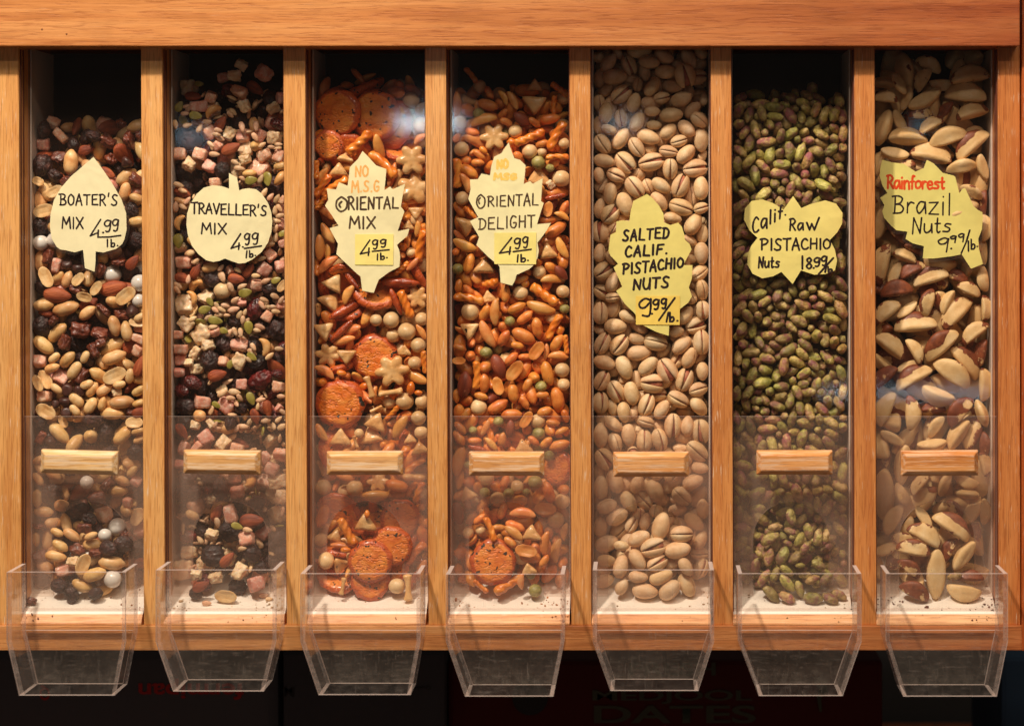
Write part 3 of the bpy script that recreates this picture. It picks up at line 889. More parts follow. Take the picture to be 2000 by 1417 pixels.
# ------------------------------------------------------------------ acrylic scoops
SC = [(43, 269, 1100, 37, 224, 1357), (327, 556, 1096, 338, 515, 1349), (603, 831, 1103, 622, 802, 1356), (880, 1106, 1104, 908, 1081, 1359),
      (1160, 1391, 1096, 1192, 1364, 1348), (1437, 1672, 1103, 1482, 1646, 1358), (1719, 1951, 1103, 1764, 1947, 1359)]
for i, (bl, br, ty, fl, fr, by) in enumerate(SC):
    yb, yf = -0.0035, -0.0425
    t = empty('scoop', (WX((bl + br) / 2, yb), yb, WZ(1338, yb)))
    tag(t, 'clear open acrylic scoop hanging below the %s bin' % WORD[i], 'scoop', 'acrylic scoops under the bins')
    XL, XR = WX(bl, yb), WX(br, yb)
    XLb, XRb = WX(fl, yf), WX(fr, yf)
    ZT = WZ(ty, yb); ZK = WZ(1232, yb); ZBf = WZ(by, yf)
    th = 0.0028
    for sx, xt, xb in ((1, XL, XLb), (-1, XR, XRb)):
        path = [(xt, ZT), (xt, ZK), (xb, ZBf)]
        vs, fs, mi = [], [], []
        for y in (yf + 0.0031, yb):
            for (x, z) in path: vs.append((x, y, z)); 
            for (x, z) in path: vs.append((x + sx * th, y, z))
        # 0-2 outer front, 3-5 inner front, 6-8 outer back, 9-11 inner back
        for k in (0, 1):
            fs.append((k, k + 1, k + 7, k + 6)); mi.append(0)
            fs.append((k + 3, k + 4, k + 10, k + 9)); mi.append(0)
            fs.append((k, k + 1, k + 4, k + 3)); mi.append(1)
            fs.append((k + 6, k + 7, k + 10, k + 9)); mi.append(1)
        fs.append((0, 3, 9, 6)); mi.append(2)
        fs.append((2, 5, 11, 8)); mi.append(2)
        me = mesh_of('side_plate', vs, fs, mi)
        bm = bmesh.new(); bm.from_mesh(me); bmesh.ops.recalc_face_normals(bm, faces=bm.faces); bm.to_mesh(me); bm.free()
        part('side_plate', me, [M['scoop_side'], M['edge_glued'], M['edge']], t)
    out = [(XLb, ZBf), (XRb, ZBf), (XR, ZK), (XR, ZT), (XL, ZT), (XL, ZK)]
    part('front_plate', prism('front_plate', out, yf, yf + 0.0029, 1), [M['scoop'], M['edge']], t)
    e = th + 0.0002
    zb0, zb1 = ZBf + 0.0004, WZ(1229, yb)
    f_ = (ZK - zb0) / (ZK - ZBf)
    lx = lambda z: (XL + (XLb - XL) * max(0, (ZK - z) / (ZK - ZBf))) + e
    rx = lambda z: (XR + (XRb - XR) * max(0, (ZK - z) / (ZK - ZBf))) - e
    out = [(lx(zb0), zb0), (rx(zb0), zb0), (rx(ZK), ZK), (rx(ZK), zb1), (lx(ZK), zb1), (lx(ZK), ZK)]
    part('back_plate', prism('back_plate', out, yb - 0.0028, yb, 1), [M['scoop_back'], M['edge']], t)

# ------------------------------------------------------------------ handwriting
GL = {
    'A': ['0 0 .1 .3 .5 1', '.5 1 .78 .4 .95 0', '.15 .36 .85 .38'], 'B': ['.08 1 .1 .5 .08 0', '~-.2 .98 .4 1 .78 .86 .6 .6 .12 .52', '~.12 .52 .6 .5 .92 .28 .7 .04 -.05 0'],
    'C': ['~.85 .85 .5 1 .15 .75 .05 .35 .3 .03 .7 .02 .95 .15'], 'D': ['.15 1 .1 0', '~-.05 .97 .5 .97 .92 .7 .85 .25 .45 .02 -.05 0'],
    'E': ['.9 1 .1 .97 .08 .03 .95 .02', '.1 .52 .75 .55'], 'F': ['1 1 .15 .95 .05 0', '.1 .5 .75 .55'], 'G': ['~.85 .9 .4 1 .08 .6 .15 .1 .6 0 .85 .2 .85 .42 .5 .42'],
    'H': ['.1 1 .05 0', '.9 1 .88 0', '.08 .5 .9 .52'], 'I': ['.5 1 .48 0'], 'L': ['.15 1 .1 .04 .95 .02'], 'M': ['0 0 .12 1 .5 .35 .88 1 1 0'],
    'N': ['.05 0 .1 1 .85 .05 .95 1'], 'O': ['~.45 1 .1 .75 .05 .3 .4 0 .85 .2 .92 .7 .5 1'], 'P': ['.1 1 .08 0', '~-.1 .95 .5 1 .9 .8 .6 .52 .12 .45'],
    'R': ['.12 1 .08 0', '~-.05 .95 .5 1 .85 .78 .55 .52 .12 .48', '.35 .5 .95 0'], 'S': ['~.9 .92 .5 1 .2 .8 .4 .55 .8 .35 .75 .08 .35 0 .02 .1'],
    'T': ['0 .98 .5 .97 1 1', '.5 .97 .48 0'], 'U': ['~.1 1 .05 .4 .3 .02 .7 .08 .9 .5 .92 1', '.92 1 .95 0'], 'V': ['.02 1 .5 0 .98 1'], 'X': ['0 1 1 0', '1 1 0 0'],
    '.': ['.4 .02 .5 .03'], "'": ['.6 1.1 .35 .8'], '/': ['1 1 0 0'], '1': ['.5 1 .48 0'], '8': ['~.55 1 .15 .82 .45 .52 .9 .25 .5 0 .08 .22 .5 .52 .85 .8 .55 1'],
    '9': ['~.95 .92 .5 1 .08 .78 .2 .52 .65 .52 .95 .85 .98 .95', '~.97 .95 .9 .45 .75 .1 .45 0 .25 .06'], 'q': ['~.95 .9 .55 1 .05 .8 .2 .58 .65 .62 .95 .9', '.95 .95 .75 .02'],
    'g': ['~.95 .9 .5 1 .05 .75 .12 .5 .5 .5 .9 .8', '~.98 .98 .95 .4 .8 .02 .3 .05'],
    'l': ['.5 1 .5 0'], 'b': ['.08 1 .1 0', '~.1 .1 .3 .45 .8 .48 .92 .2 .6 0 .12 .03'], 'a': ['~.8 .6 .35 .62 .05 .3 .3 0 .75 .3 .85 .6', '.85 .62 .95 0'],
    'i': ['.5 .6 .5 0', '.5 .85 .55 .87'], 'f': ['~.95 .98 .6 1 .45 .7 .4 0', '.1 .55 .85 .58'], 'r': ['.15 .62 .15 0', '~.15 .35 .5 .62 .95 .58'],
    'z': ['.05 .6 .9 .62 .05 .04 .98 .02'], 'n': ['.1 .62 .12 0', '~.12 .35 .45 .62 .8 .5 .88 0'], 'o': ['~.5 .62 .1 .45 .15 .08 .5 0 .9 .2 .85 .52 .5 .62'],
    'e': ['~.1 .32 .85 .35 .7 .6 .35 .6 .08 .3 .35 0 .9 .1'], 's': ['~.85 .58 .4 .62 .25 .45 .75 .25 .6 .02 .05 .03'], 't': ['~.45 1 .4 .2 .6 0 .9 .08', '.1 .62 .9 .64'],
    'u': ['~.1 .62 .12 .15 .4 0 .8 .2 .88 .62', '.88 .62 .95 0'], 'w': ['.02 .62 .25 0 .5 .5 .75 0 1 .62'], 'y': [], ' ': [],
}
GW = dict(M=1.25, I=0.35, i=0.4, l=0.4, r=0.75, W=1.3, w=1.1, t=0.7, f=0.7)
GW["'"] = 0.35; GW['.'] = 0.35


def catmull(pts, n=5):
    if len(pts) < 3: return pts
    out = []
    q = [pts[0]] + pts + [pts[-1]]
    for i in range(1, len(q) - 2):
        p0, p1, p2, p3 = q[i - 1], q[i], q[i + 1], q[i + 2]
        for k in range(n):
            t = k / n
            out.append(tuple(0.5 * (2 * p1[c] + (p2[c] - p0[c]) * t + (2 * p0[c] - 5 * p1[c] + 4 * p2[c] - p3[c]) * t * t + (3 * p1[c] - p0[c] - 3 * p2[c] + p3[c]) * t ** 3) for c in (0, 1)))
    out.append(pts[-1])
    return out


class Pen:
    def __init__(self, ox, oy, sc=1417 / 250): self.ox, self.oy, self.sc, self.st = ox, oy, sc, []

    def at(self, ox, oy): self.ox, self.oy = ox, oy; return self

    def raw(self, *lines, smooth=False):
        for ln in lines:
            p = [(self.ox + x / self.sc, self.oy + y / self.sc) for x, y in ln]
            self.st.append(catmull(p) if smooth else p)

    def glyph(self, ch, x0, y0, x1, y1, slant=0.0, tl=None):
        for s in GL.get(ch, []):
            sm = s[0] == '~'
            a = [float(v) for v in s.lstrip('~').split()]
            pts = [(a[i], a[i + 1]) for i in range(0, len(a), 2)]
            if sm: pts = catmull(pts)
            self.st.append([(self.ox + (x0 + (x1 - x0) * (px + slant * py)) / self.sc, self.oy + (y1 + (y0 - y1) * py) / self.sc) for px, py in pts])

    def word(self, text, xl, xr, tl, bl, tr, br, slant=0.0, gap=0.28):
        ws = [GW.get(c, 1.0) for c in text]
        tot = sum(ws) + gap * (len(text) - 1)
        x = 0.0
        rg = random.Random(text)
        for c, w in zip(text, ws):
            f0, f1 = x / tot, (x + w) / tot
            fm = (f0 + f1) / 2
            t_, b_ = tl + (tr - tl) * fm, bl + (br - bl) * fm
            j = (b_ - t_) * 0.04
            self.glyph(c, xl + (xr - xl) * f0, t_ + rg.uniform(-j, j), xl + (xr - xl) * f1, b_ + rg.uniform(-j, j), slant)
            x += w + gap

    def mesh(self, y, width):
        vs, fs = [], []
        rg = random.Random(len(self.st))
        lay = 0
        for st in self.st:
            p = [Vector((WX(a, y), WZ(b, y))) for a, b in st]
            hw0 = width * 1.22 * S / 2
            for a, b in zip(p[:-1], p[1:]):
                d = b - a
                if d.length < 1e-6: continue
                d.normalize(); nn = Vector((-d.y, d.x))
                lay += 1
                yy = y - 0.000002 * (lay % 40)
                hw = hw0 * rg.uniform(0.9, 1.1)
                k = len(vs)
                ring = []
                for q in range(7):
                    an = math.pi / 2 + math.pi * q / 6
                    ring.append(a + d * hw * math.cos(an) + nn * hw * math.sin(an))
                for q in range(7):
                    an = -math.pi / 2 + math.pi * q / 6
                    ring.append(b + d * hw * math.cos(an) + nn * hw * math.sin(an))
                vs += [(r.x, yy, r.y) for r in ring]
                fs.append(tuple(range(k, k + 14)))
        return mesh_of('lettering', vs, fs)


# ------------------------------------------------------------------ paper signs
def Z_(ox, oy, pts, sc=1417 / 250): return [(ox + x / sc, oy + y / sc) for x, y in pts]


YL = 0.0214


OUTLINES = []


def sign(outline, label, col, film=0.0, sticker=None, stcol=(249, 229, 134)):
    OUTLINES.append(outline)
    cx = sum(p[0] for p in outline) / len(outline); cy_ = sum(p[1] for p in outline) / len(outline)
    t = empty('paper_sign', P3(cx, cy_, YL))
    tag(t, label, 'paper sign', 'handwritten price signs on the panes')
    pts = [(WX(x, YL), WZ(y, YL)) for x, y in outline]
    ar = sum(pts[i][0] * pts[(i + 1) % len(pts)][1] - pts[(i + 1) % len(pts)][0] * pts[i][1] for i in range(len(pts)))
    if ar < 0: pts.reverse()
    part('card', prism('card', pts, YL, YL + 0.0003), paper('sign_card_' + label.split()[0], col), t)
    if film:
        c = Vector((sum(p[0] for p in pts) / len(pts), sum(p[1] for p in pts) / len(pts)))
        big = []
        n = len(pts)
        for i in range(n):
            a, b, d = Vector(pts[i - 1]), Vector(pts[i]), Vector(pts[(i + 1) % n])
            e1, e2 = (b - a).normalized(), (d - b).normalized()
            nn = Vector((e1.y, -e1.x)) + Vector((e2.y, -e2.x))
            nn = nn.normalized() if nn.length > 1e-6 else Vector((e1.y, -e1.x))
            big.append(tuple(b + nn * film))
        part('laminating_film', prism('laminating_film', big, YL + 0.00035, YL + 0.0005), M['film'], t)
    st = None
    if sticker:
        x0, y0, x1, y1 = sticker
        ys = YL - 0.0005
        rot = 0.6
        st = part('price_sticker', prism('price_sticker', [(WX(x0, ys), WZ(y1 - rot, ys)), (WX(x1, ys), WZ(y1, ys)), (WX(x1 + rot, ys), WZ(y0, ys)), (WX(x0, ys), WZ(y0 + rot, ys))], ys, ys + 0.00022),
                  paper('sticker_' + label.split()[0], stcol), t)
    return t, st


def write(t, pen, width, mat, name='lettering', y=YL - 0.00005, parent=None):
    o = obj(name, pen.mesh(y, width), M[mat], parent or t)
    if parent is None: o.location = -t.location
    return o


# boater's mix: spade-shaped leaf
o = Z_(40, 240, [(808, 378), (700, 470), (560, 590), (450, 715), (370, 855), (332, 1010), (326, 1150), (345, 1280), (400, 1370), (440, 1400)]) + \
    Z_(40, 480, [(500, 48), (600, 72), (692, 45), (705, 160), (712, 245), (820, 287), (830, 180), (832, 62), (920, 74), (1060, 32), (1125, -20)]) + \
    Z_(40, 240, [(1150, 1290), (1175, 1180), (1170, 1000), (1120, 850), (1010, 660), (900, 500)])
t, _ = sign(o, "spade-shaped pale yellow leaf sign reading boater's mix", (241, 229, 182), 0.0022)
p = Pen(40, 240)
p.word("BOATER'S", 440, 1075, 790, 908, 795, 912); p.word('MIX', 462, 692, 1045, 1172, 1042, 1165)
p.raw([(888, 1068), (772, 1250), (862, 1212)], [(862, 1188), (858, 1265), (985, 1262), (1110, 1245)]); p.raw([(912, 1213), (918, 1214)])
p.glyph('9', 925, 1078, 1002, 1205); p.glyph('9', 1015, 1068, 1086, 1198)
p.glyph('l', 950, 1290, 975, 1370); p.glyph('b', 1000, 1290, 1045, 1370); p.raw([(1073, 1358), (1078, 1359)])
write(t, p, 2.7, 'ink')
# traveller's mix: apple
o = Z_(320, 330, [(720, 45), (810, 95), (822, 165), (835, 238), (870, 222), (940, 213), (1020, 225), (1080, 270), (1150, 370), (1188, 470), (1201, 580), (1190, 700), (1150, 820), (1080, 920), (980, 1000),
                  (900, 1040), (830, 1046), (740, 1015), (675, 990), (620, 1015), (550, 1028), (470, 1010), (380, 940), (310, 850), (268, 740), (250, 620), (256, 500), (290, 390), (360, 280), (440, 208), (540, 180), (640, 190), (722, 218)])
t, _ = sign(o, "apple-shaped pale yellow sign reading traveller's mix", (242, 230, 180), 0.0)
p = Pen(320, 330)
p.word("TRAVELLER'S", 305, 1140, 372, 490, 405, 520, gap=0.2); p.word('MIX', 418, 690, 600, 720, 600, 715)
p.raw([(850, 718), (745, 878), (842, 845)], [(833, 820), (828, 888)]); p.raw([(872, 862), (877, 863)]); p.glyph('9', 890, 715, 952, 838); p.glyph('9', 975, 710, 1045, 835)
p.raw([(893, 879), (1080, 852)]); p.raw([(920, 905), (912, 982)]); p.glyph('b', 945, 905, 990, 975); p.raw([(1010, 957), (1016, 957)])
write(t, p, 2.8, 'ink')
# oriental mix: maple leaf
o = Z_(595, 150, [(640, 822), (700, 880), (790, 980), (905, 1022), (895, 1140), (882, 1255), (945, 1215), (975, 1245), (1112, 1185), (1090, 1290)]) + \
    Z_(595, 390, [(1065, 75), (1105, 130), (1065, 240), (1030, 348), (1160, 320), (1138, 397), (1022, 500), (1048, 560), (1058, 640), (1048, 742), (935, 800), (820, 885), (790, 960), (765, 1030), (637, 1006), (618, 850),
                  (560, 800), (350, 600), (370, 490), (275, 315), (375, 287), (300, 170), (225, 65), (262, 0)]) + \
    Z_(595, 150, [(245, 1237), (348, 1248), (378, 1165), (475, 1207), (490, 1100), (500, 1000), (590, 910)])
t, st = sign(o, 'maple leaf sign reading no M.S.G oriental mix', (239, 227, 176), 0.0, (693.5, 457, 768, 517.5))
p = Pen(595, 390)
p.glyph('O', 345, -30, 478, 130); p.raw([(408, 22), (382, 52), (398, 84)], smooth=True); p.word('RIENTAL', 482, 1038, -28, 112, -25, 95); p.word('MIX', 497, 780, 190, 322, 185, 312)
write(t, p, 3.2, 'ink_brown')
p = Pen(595, 150); p.word('NO', 562, 705, 990, 1105, 988, 1100); p.word('M.S.G', 522, 828, 1160, 1278, 1150, 1265)
write(t, p, 3.0, 'ink_orange', 'faded_lettering')
p = Pen(595, 390); p.raw([(722, 447), (615, 600), (717, 578)], [(713, 535), (705, 616)]); p.glyph('9', 748, 445, 810, 545); p.glyph('9', 835, 440, 902, 525); p.raw([(750, 571), (935, 553)])
p.raw([(808, 602), (805, 664)]); p.glyph('b', 838, 592, 885, 660); p.raw([(908, 641), (913, 641)])
write(t, p, 2.6, 'ink', 'price_lettering', YL - 0.00056, st)
# oriental delight
o = Z_(875, 130, [(672, 840), (700, 930), (735, 1015), (800, 1035), (860, 1095), (850, 1200), (838, 1300), (905, 1268), (940, 1297), (1048, 1235), (1040, 1330)]) + \
    Z_(875, 370, [(1030, 130), (1060, 150), (1020, 270), (985, 385), (1140, 370), (1095, 450), (990, 590), (1005, 680), (990, 760), (950, 835), (900, 880), (758, 945), (740, 1010), (710, 1062), (583, 1030), (570, 850), (440, 740), (315, 615),
                  (345, 525), (242, 350), (335, 306), (275, 200), (225, 105), (250, 0)]) + \
    Z_(875, 130, [(242, 1250), (330, 1248), (370, 1185), (465, 1205), (480, 1100), (510, 1000), (590, 960)])
t, st = sign(o, 'maple leaf sign reading oriental delight', (240, 229, 174), 0.0008, (965.5, 454, 1047, 516), (246, 228, 134))
p = Pen(875, 370)
p.glyph('O', 315, 58, 415, 210); p.raw([(358, 92), (338, 118), (348, 158)], smooth=True); p.word('RIENTAL', 442, 1000, 82, 190, 42, 176); p.word('DELIGHT', 345, 960, 322, 446, 280, 412)
write(t, p, 2.6, 'ink_brown')
p = Pen(875, 130); p.word('NO', 545, 665, 1040, 1130, 1030, 1120); p.word('MSG', 512, 760, 1190, 1250, 1190, 1250)
write(t, p, 4.2, 'ink_pale', 'faded_lettering')
p = Pen(875, 370); p.raw([(705, 535), (570, 705), (692, 684)], [(690, 638), (680, 716)]); p.glyph('9', 732, 540, 802, 655); p.glyph('9', 825, 525, 886, 645); p.raw([(722, 688), (920, 662)])
p.raw([(775, 725), (768, 800)]); p.glyph('b', 805, 720, 860, 800); p.raw([(883, 784), (888, 784)])
write(t, p, 2.8, 'ink', 'price_lettering', YL - 0.00056, st)
# salted pistachio nuts
o = Z_(1150, 335, [(645, 248), (700, 290), (780, 380), (828, 470), (832, 560), (900, 592), (990, 565), (1030, 610), (1058, 700), (1062, 752), (1115, 800), (1138, 860), (1045, 1035), (1148, 1035), (1142, 1180), (1108, 1280), (1142, 1380)]) + \
    Z_(1150, 575, [(1100, 90), (1010, 160), (890, 338), (885, 456), (740, 410), (610, 345), (500, 200), (400, 105), (330, 0)]) + \
    Z_(1150, 335, [(302, 1320), (370, 1272), (275, 1060), (325, 1020), (240, 930), (215, 880), (240, 700), (300, 670), (305, 552), (370, 540), (450, 548), (465, 430), (495, 325)])
t, st = sign(o, 'oak leaf sign reading salted calif. pistachio nuts', (230, 214, 124), 0.0, (1241.8, 577.5, 1327.5, 634.3), (240, 206, 98))
p = Pen(1150, 335)
p.word('SALTED', 375, 885, 652, 770, 618, 735, slant=0.1, gap=0.35); p.word('CALIF.', 402, 872, 832, 950, 798, 905, slant=0.12, gap=0.35); p.word('PISTACHIO', 378, 1045, 1020, 1140, 950, 1058, slant=0.1); p.word('NUTS', 492, 885, 1200, 1315, 1158, 1275, slant=0.1)
write(t, p, 3.7, 'ink')
p = Pen(1150, 575); p.glyph('g', 555, 45, 690, 240); p.raw([(697, 212), (702, 212)]); p.glyph('9', 708, 55, 778, 165); p.glyph('9', 800, 45, 860, 155); p.raw([(952, 38), (860, 165), (775, 285)])
p.raw([(880, 200), (860, 300)]); p.glyph('b', 893, 200, 945, 298); p.raw([(978, 290), (984, 290)])
write(t, p, 3.4, 'ink', 'price_lettering', YL - 0.00056, st)
# raw pistachio: butterfly
s4 = 600 and 1417 / 600
o = Z_(1400, 60, [(352, 762), (390, 818), (430, 800), (500, 782), (550, 797), (580, 840), (578, 890), (555, 930), (522, 965), (545, 1010), (555, 1060), (545, 1105), (500, 1122), (450, 1125), (388, 1105), (350, 1168), (298, 1112),
                  (260, 1132), (210, 1142), (165, 1120), (142, 1080), (142, 1030), (160, 990), (188, 955), (150, 920), (125, 870), (130, 820), (160, 785), (210, 778), (260, 795), (308, 825)], s4)
t, _ = sign(o, 'butterfly-shaped yellow sign reading calif. raw pistachio nuts', (236, 218, 128))
p = Pen(1400, 60, s4)
p.word('Calif.', 163, 322, 868, 938, 790, 850, slant=0.15); p.word('Ra', 335, 400, 868, 922, 866, 920, slant=0.1); p.raw([(415, 885), (428, 918), (438, 890), (450, 918), (472, 862)])
p.word('PISTACHIO', 205, 525, 958, 1012, 960, 1006, gap=0.22); p.word('Nuts', 192, 290, 1045, 1092, 1047, 1092, slant=0.1)
p.glyph('1', 385, 1040, 405, 1098); p.glyph('8', 412, 1047, 440, 1097); p.raw([(446, 1094), (448, 1094)]); p.glyph('9', 448, 1047, 476, 1087); p.glyph('9', 482, 1040, 508, 1083); p.raw([(537, 1048), (470, 1122)])
p.raw([(505, 1086), (500, 1112)]); p.glyph('b', 512, 1088, 533, 1112)
write(t, p, 3.2, 'ink')
# rainforest brazil nuts
o = Z_(1700, 95, [(130, 1230), (250, 1262), (370, 1275), (500, 1362), (590, 1322), (625, 1232), (700, 1270), (800, 1375), (920, 1405)]) + \
    Z_(1700, 335, [(940, 60), (985, 240), (1020, 190), (1050, 185), (1140, 380), (1190, 425), (1240, 450), (1245, 520), (1235, 640), (1195, 740), (1200, 850), (1247, 1022), (1115, 1075), (1010, 915), (900, 937), (700, 962), (580, 960), (592, 825),
                   (470, 795), (390, 745), (410, 665), (290, 650), (230, 600), (150, 510), (130, 440), (155, 372), (108, 290), (187, 240), (130, 150), (103, 50)]) + Z_(1700, 95, [(108, 1330)])
t, _ = sign(o, 'tilted laminated leaf sign reading rainforest brazil nuts', (228, 214, 124), 0.0028)
p = Pen(1700, 335)
p.word('Rainforest', 188, 822, 45, 185, 68, 192, gap=0.08)
write(t, p, 3.7, 'ink_red', 'red_lettering')
p = Pen(1700, 335)
p.word('Brazil', 258, 895, 275, 458, 250, 475, slant=0.08, gap=0.22); p.word('Nuts', 462, 900, 515, 688, 520, 668, slant=0.08, gap=0.2)
p.glyph('q', 748, 735, 872, 892); p.raw([(892, 852), (897, 852)]); p.glyph('q', 885, 712, 952, 785); p.glyph('q', 975, 688, 1040, 778); p.raw([(1100, 650), (1060, 780), (1005, 905)])
p.raw([(1085, 770), (1085, 878)]); p.glyph('b', 1112, 750, 1160, 858); p.raw([(1180, 828), (1186, 828)])
write(t, p, 2.8, 'ink')

# ------------------------------------------------------------------ cartons and sacks in the dark below
def carton(name, px0, px1, py0, y0, col, label, cat, depth=0.16, bulge=0.0):
    zf = WZ(1640, y0)
    t = empty(name, (WX((px0 + px1) / 2, y0), y0, zf))
    tag(t, label, cat, 'stock under the dispenser')
    me = box('body', WX(px0, y0), WX(px1, y0), y0, y0 + depth, zf, WZ(py0, y0), 0.004 + bulge)
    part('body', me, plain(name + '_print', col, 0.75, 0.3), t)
    return t


def print_text(t, text, px, py, y, height_px, mat, flip=False, width_px=None):
    c = bpy.data.curves.new('print', 'FONT')
    c.body = text; c.size = 1.0; c.align_x = 'LEFT'; c.offset = 0.02
    tmp = bpy.data.objects.new('print', c)
    COL.objects.link(tmp)
    dg = bpy.context.evaluated_depsgraph_get(); dg.update()
    me = bpy.data.meshes.new_from_object(tmp.evaluated_get(dg))
    bpy.data.objects.remove(tmp)
    xs = [v.co.x for v in me.vertices]; ysv = [v.co.y for v in me.vertices]
    w, h = max(xs) - min(xs), max(ysv) - min(ysv)
    kz = height_px * S / h
    kx = (width_px * S / w) if width_px else kz
    for v in me.vertices:
        X, Z = (v.co.x - min(xs)) * kx, (v.co.y - min(ysv)) * kz
        if flip: X, Z = width_px * S - X, height_px * S - Z
        v.co = (WX(px, y) + X * (D + y) / D, y - 0.0008, WZ(py, y) + Z * (D + y) / D)
    me.materials.clear()
    o = obj('print', me, mat, t)
    o.location = -t.location
    return o


YK = 0.14
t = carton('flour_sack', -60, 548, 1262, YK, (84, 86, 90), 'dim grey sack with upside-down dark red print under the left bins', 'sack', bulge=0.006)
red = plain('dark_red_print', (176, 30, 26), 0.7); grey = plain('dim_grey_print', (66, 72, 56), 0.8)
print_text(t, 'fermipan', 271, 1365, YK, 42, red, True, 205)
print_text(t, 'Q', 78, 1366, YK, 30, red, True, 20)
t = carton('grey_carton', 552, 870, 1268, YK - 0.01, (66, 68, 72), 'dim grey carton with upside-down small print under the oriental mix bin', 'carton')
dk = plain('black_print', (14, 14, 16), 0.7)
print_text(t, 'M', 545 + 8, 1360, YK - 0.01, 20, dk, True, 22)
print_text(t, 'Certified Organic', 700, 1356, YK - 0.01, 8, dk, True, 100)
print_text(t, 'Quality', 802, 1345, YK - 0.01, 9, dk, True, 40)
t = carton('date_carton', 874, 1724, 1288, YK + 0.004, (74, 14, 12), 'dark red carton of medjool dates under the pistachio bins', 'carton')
print_text(t, 'FRESH', 1230, 1318, YK + 0.004, 26, grey, False, 168)
print_text(t, 'MEDJOOL', 1157, 1348 + 25, YK + 0.004, 27, grey, False, 312)
print_text(t, 'DATES', 1160, 1411, YK + 0.004, 35, grey, False, 316)
# round emblem and a small palm on the carton front
def disc(px, py, r, n=28): return [(WX(px, YK) + r * S * math.cos(2 * math.pi * k / n), WZ(py, YK) + r * S * math.sin(2 * math.pi * k / n)) for k in range(n)]
e = obj('emblem', prism('emblem', disc(1035, 1362, 38), YK + 0.0022, YK + 0.0036), plain('emblem_black', (16, 14, 14), 0.7), t); e.location = -t.location
pl = [(1590, 1330), (1600, 1348), (1596, 1362), (1601, 1390), (1606, 1390), (1604, 1362), (1618, 1350), (1612, 1330), (1604, 1344), (1601, 1322)]
e = obj('emblem', prism('emblem', [(WX(x, YK), WZ(y, YK)) for x, y in pl][::-1], YK + 0.0022, YK + 0.0036), grey, t); e.location = -t.location
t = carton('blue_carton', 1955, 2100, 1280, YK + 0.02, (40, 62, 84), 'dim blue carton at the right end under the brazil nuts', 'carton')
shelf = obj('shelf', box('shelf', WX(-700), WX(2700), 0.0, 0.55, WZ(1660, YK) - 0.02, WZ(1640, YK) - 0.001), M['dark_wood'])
tag(shelf, 'dark wooden shelf under the cartons', 'shelf')
bk = obj('back_wall', box('back_wall', -1.5, 1.5, 0.56, 0.6, -1.2, 1.2), M['black']); tag(bk, kind='structure')

# ------------------------------------------------------------------ the food
# ------------------------------------------------------------------ where every piece lies: traced pieces plus a packed filling
import numpy as np
YP = 0.0255
YD = 0.0098


def WP(px, py, y): return WX(px, y), WZ(py, y)


BX = BINS
TOP = [280, 205, 205, 225, 85, 222, 160]
# kind: L,W,T mm default, sphere gen
K={'A':(16.5,10,9.5),'B':(16,10,5),'C':(21,11.5,7),'D':(14,12,9),'E':(12,10,9),'F':(11,11,11),'G':(13,13,13),'H':(8.5,8.5,7.5),
'I':(19,11,7),'J':(8.2,4.3,2.6),'K':(10,6.3,2.5),'L':(13,12,11),'M':(14,10,8),'N':(36,35,8.5),'O':(24,23,6),'P':(22,6,6),'Q':(11.5,11.5,11.5),
'R':(20,7.8,5.5),'S':(28,7,6.5),'T':(16,14,6),'U':(8,5,5),'V':(8.5,8,8),'W':(16.5,9.5,9),'X':(15.5,9.5,5),'a':(18,10,8.5),'n':(16,5.5,5.5),
'Y':(16.5,11,10.5),'Z':(13.4,7.7,7.1),'b':(31,14.5,13)}
K['y']=K['Y']
for c in '1234': K[c]=K['b']
def spheres(k):
    L,Wd,T=[v/1000 for v in K[k]]
    if k in 'GQDEVHM': 
        e=(L-Wd)/2; r=Wd/2*(.97)
        return [(0,0,0,r)] if e<.0005 else [(-e,0,0,r*.95),(e,0,0,r*.95)]
    if k in 'FL': 
        h=L/2; o=[(0,0,0,h)]
        q=h*.62
        return o+[(sx*q,sy*q,sz*q,h*.42) for sx in(-1,1) for sy in(-1,1) for sz in(-1,1)]
    if k=='H': return [(0,0,0,L/2*.9)]
    if k in 'NOT':
        r=T/2; o=[(0,0,0,r)]
        R=L/2-r
        for f,n in ((.5,6),(1.,12)):
            for i in range(n):
                a=2*math.pi*i/n; rr=R*f
                if k=='T': rr*= (.62+.38*math.cos(3*(a-math.pi/2)))**1 if False else .8
                o.append((rr*math.cos(a),0,rr*math.sin(a),r))
        return o
    # spindle
    w=min(Wd,T)/2; n=5
    o=[]
    if Wd>T*1.25: # flat: two rows
        r=T/2
        for i in range(5):
            x=(i-2)/2*(L/2-r)
            zz=max(0,(Wd/2)*math.sqrt(max(0,1-(x/(L/2))**2))-r)
            if zz<r*.3: o.append((x,0,0,r))
            else: o+= [(x,0,zz,r),(x,0,-zz,r)]
        if Wd>T*1.8: o.append((0,0,0,r))
        return o
    for i in range(n):
        t=(i-2)/2
        x=t*(L/2-w*.75)
        r=w*(1-.25*t*t) if k in 'PSUn' else w*math.sqrt(max(.05,1-(abs(x)/(L/2))**2.0))*1.0
        r=min(r,L/2-abs(x)+w*.1)
        o.append((x,0,0,r))
    return o
SP={k:np.array(spheres(k)) for k in K}
MIX={1:dict(A=.36,B=.08,C=.07,D=.2,E=.13,F=.06,G=.02,H=.05),
2:dict(J=.60,K=.06,D=.13,F=.055,L=.055,C=.03,I=.02,A=.02,M=.04),
3:dict(Q=.12,R=.24,T=.04,P=.14,S=.05,O=.06,N=.08,n=.02,U=.07,W=.18),
4:dict(W=.60,X=.10,Q=.04,R=.12,P=.05,T=.01,V=.04,a=.04),
5:dict(Y=.5,y=.5),6:dict(Z=1.)}
MIX[7]={'1':.42,'2':.3,'3':.13,'4':.15}
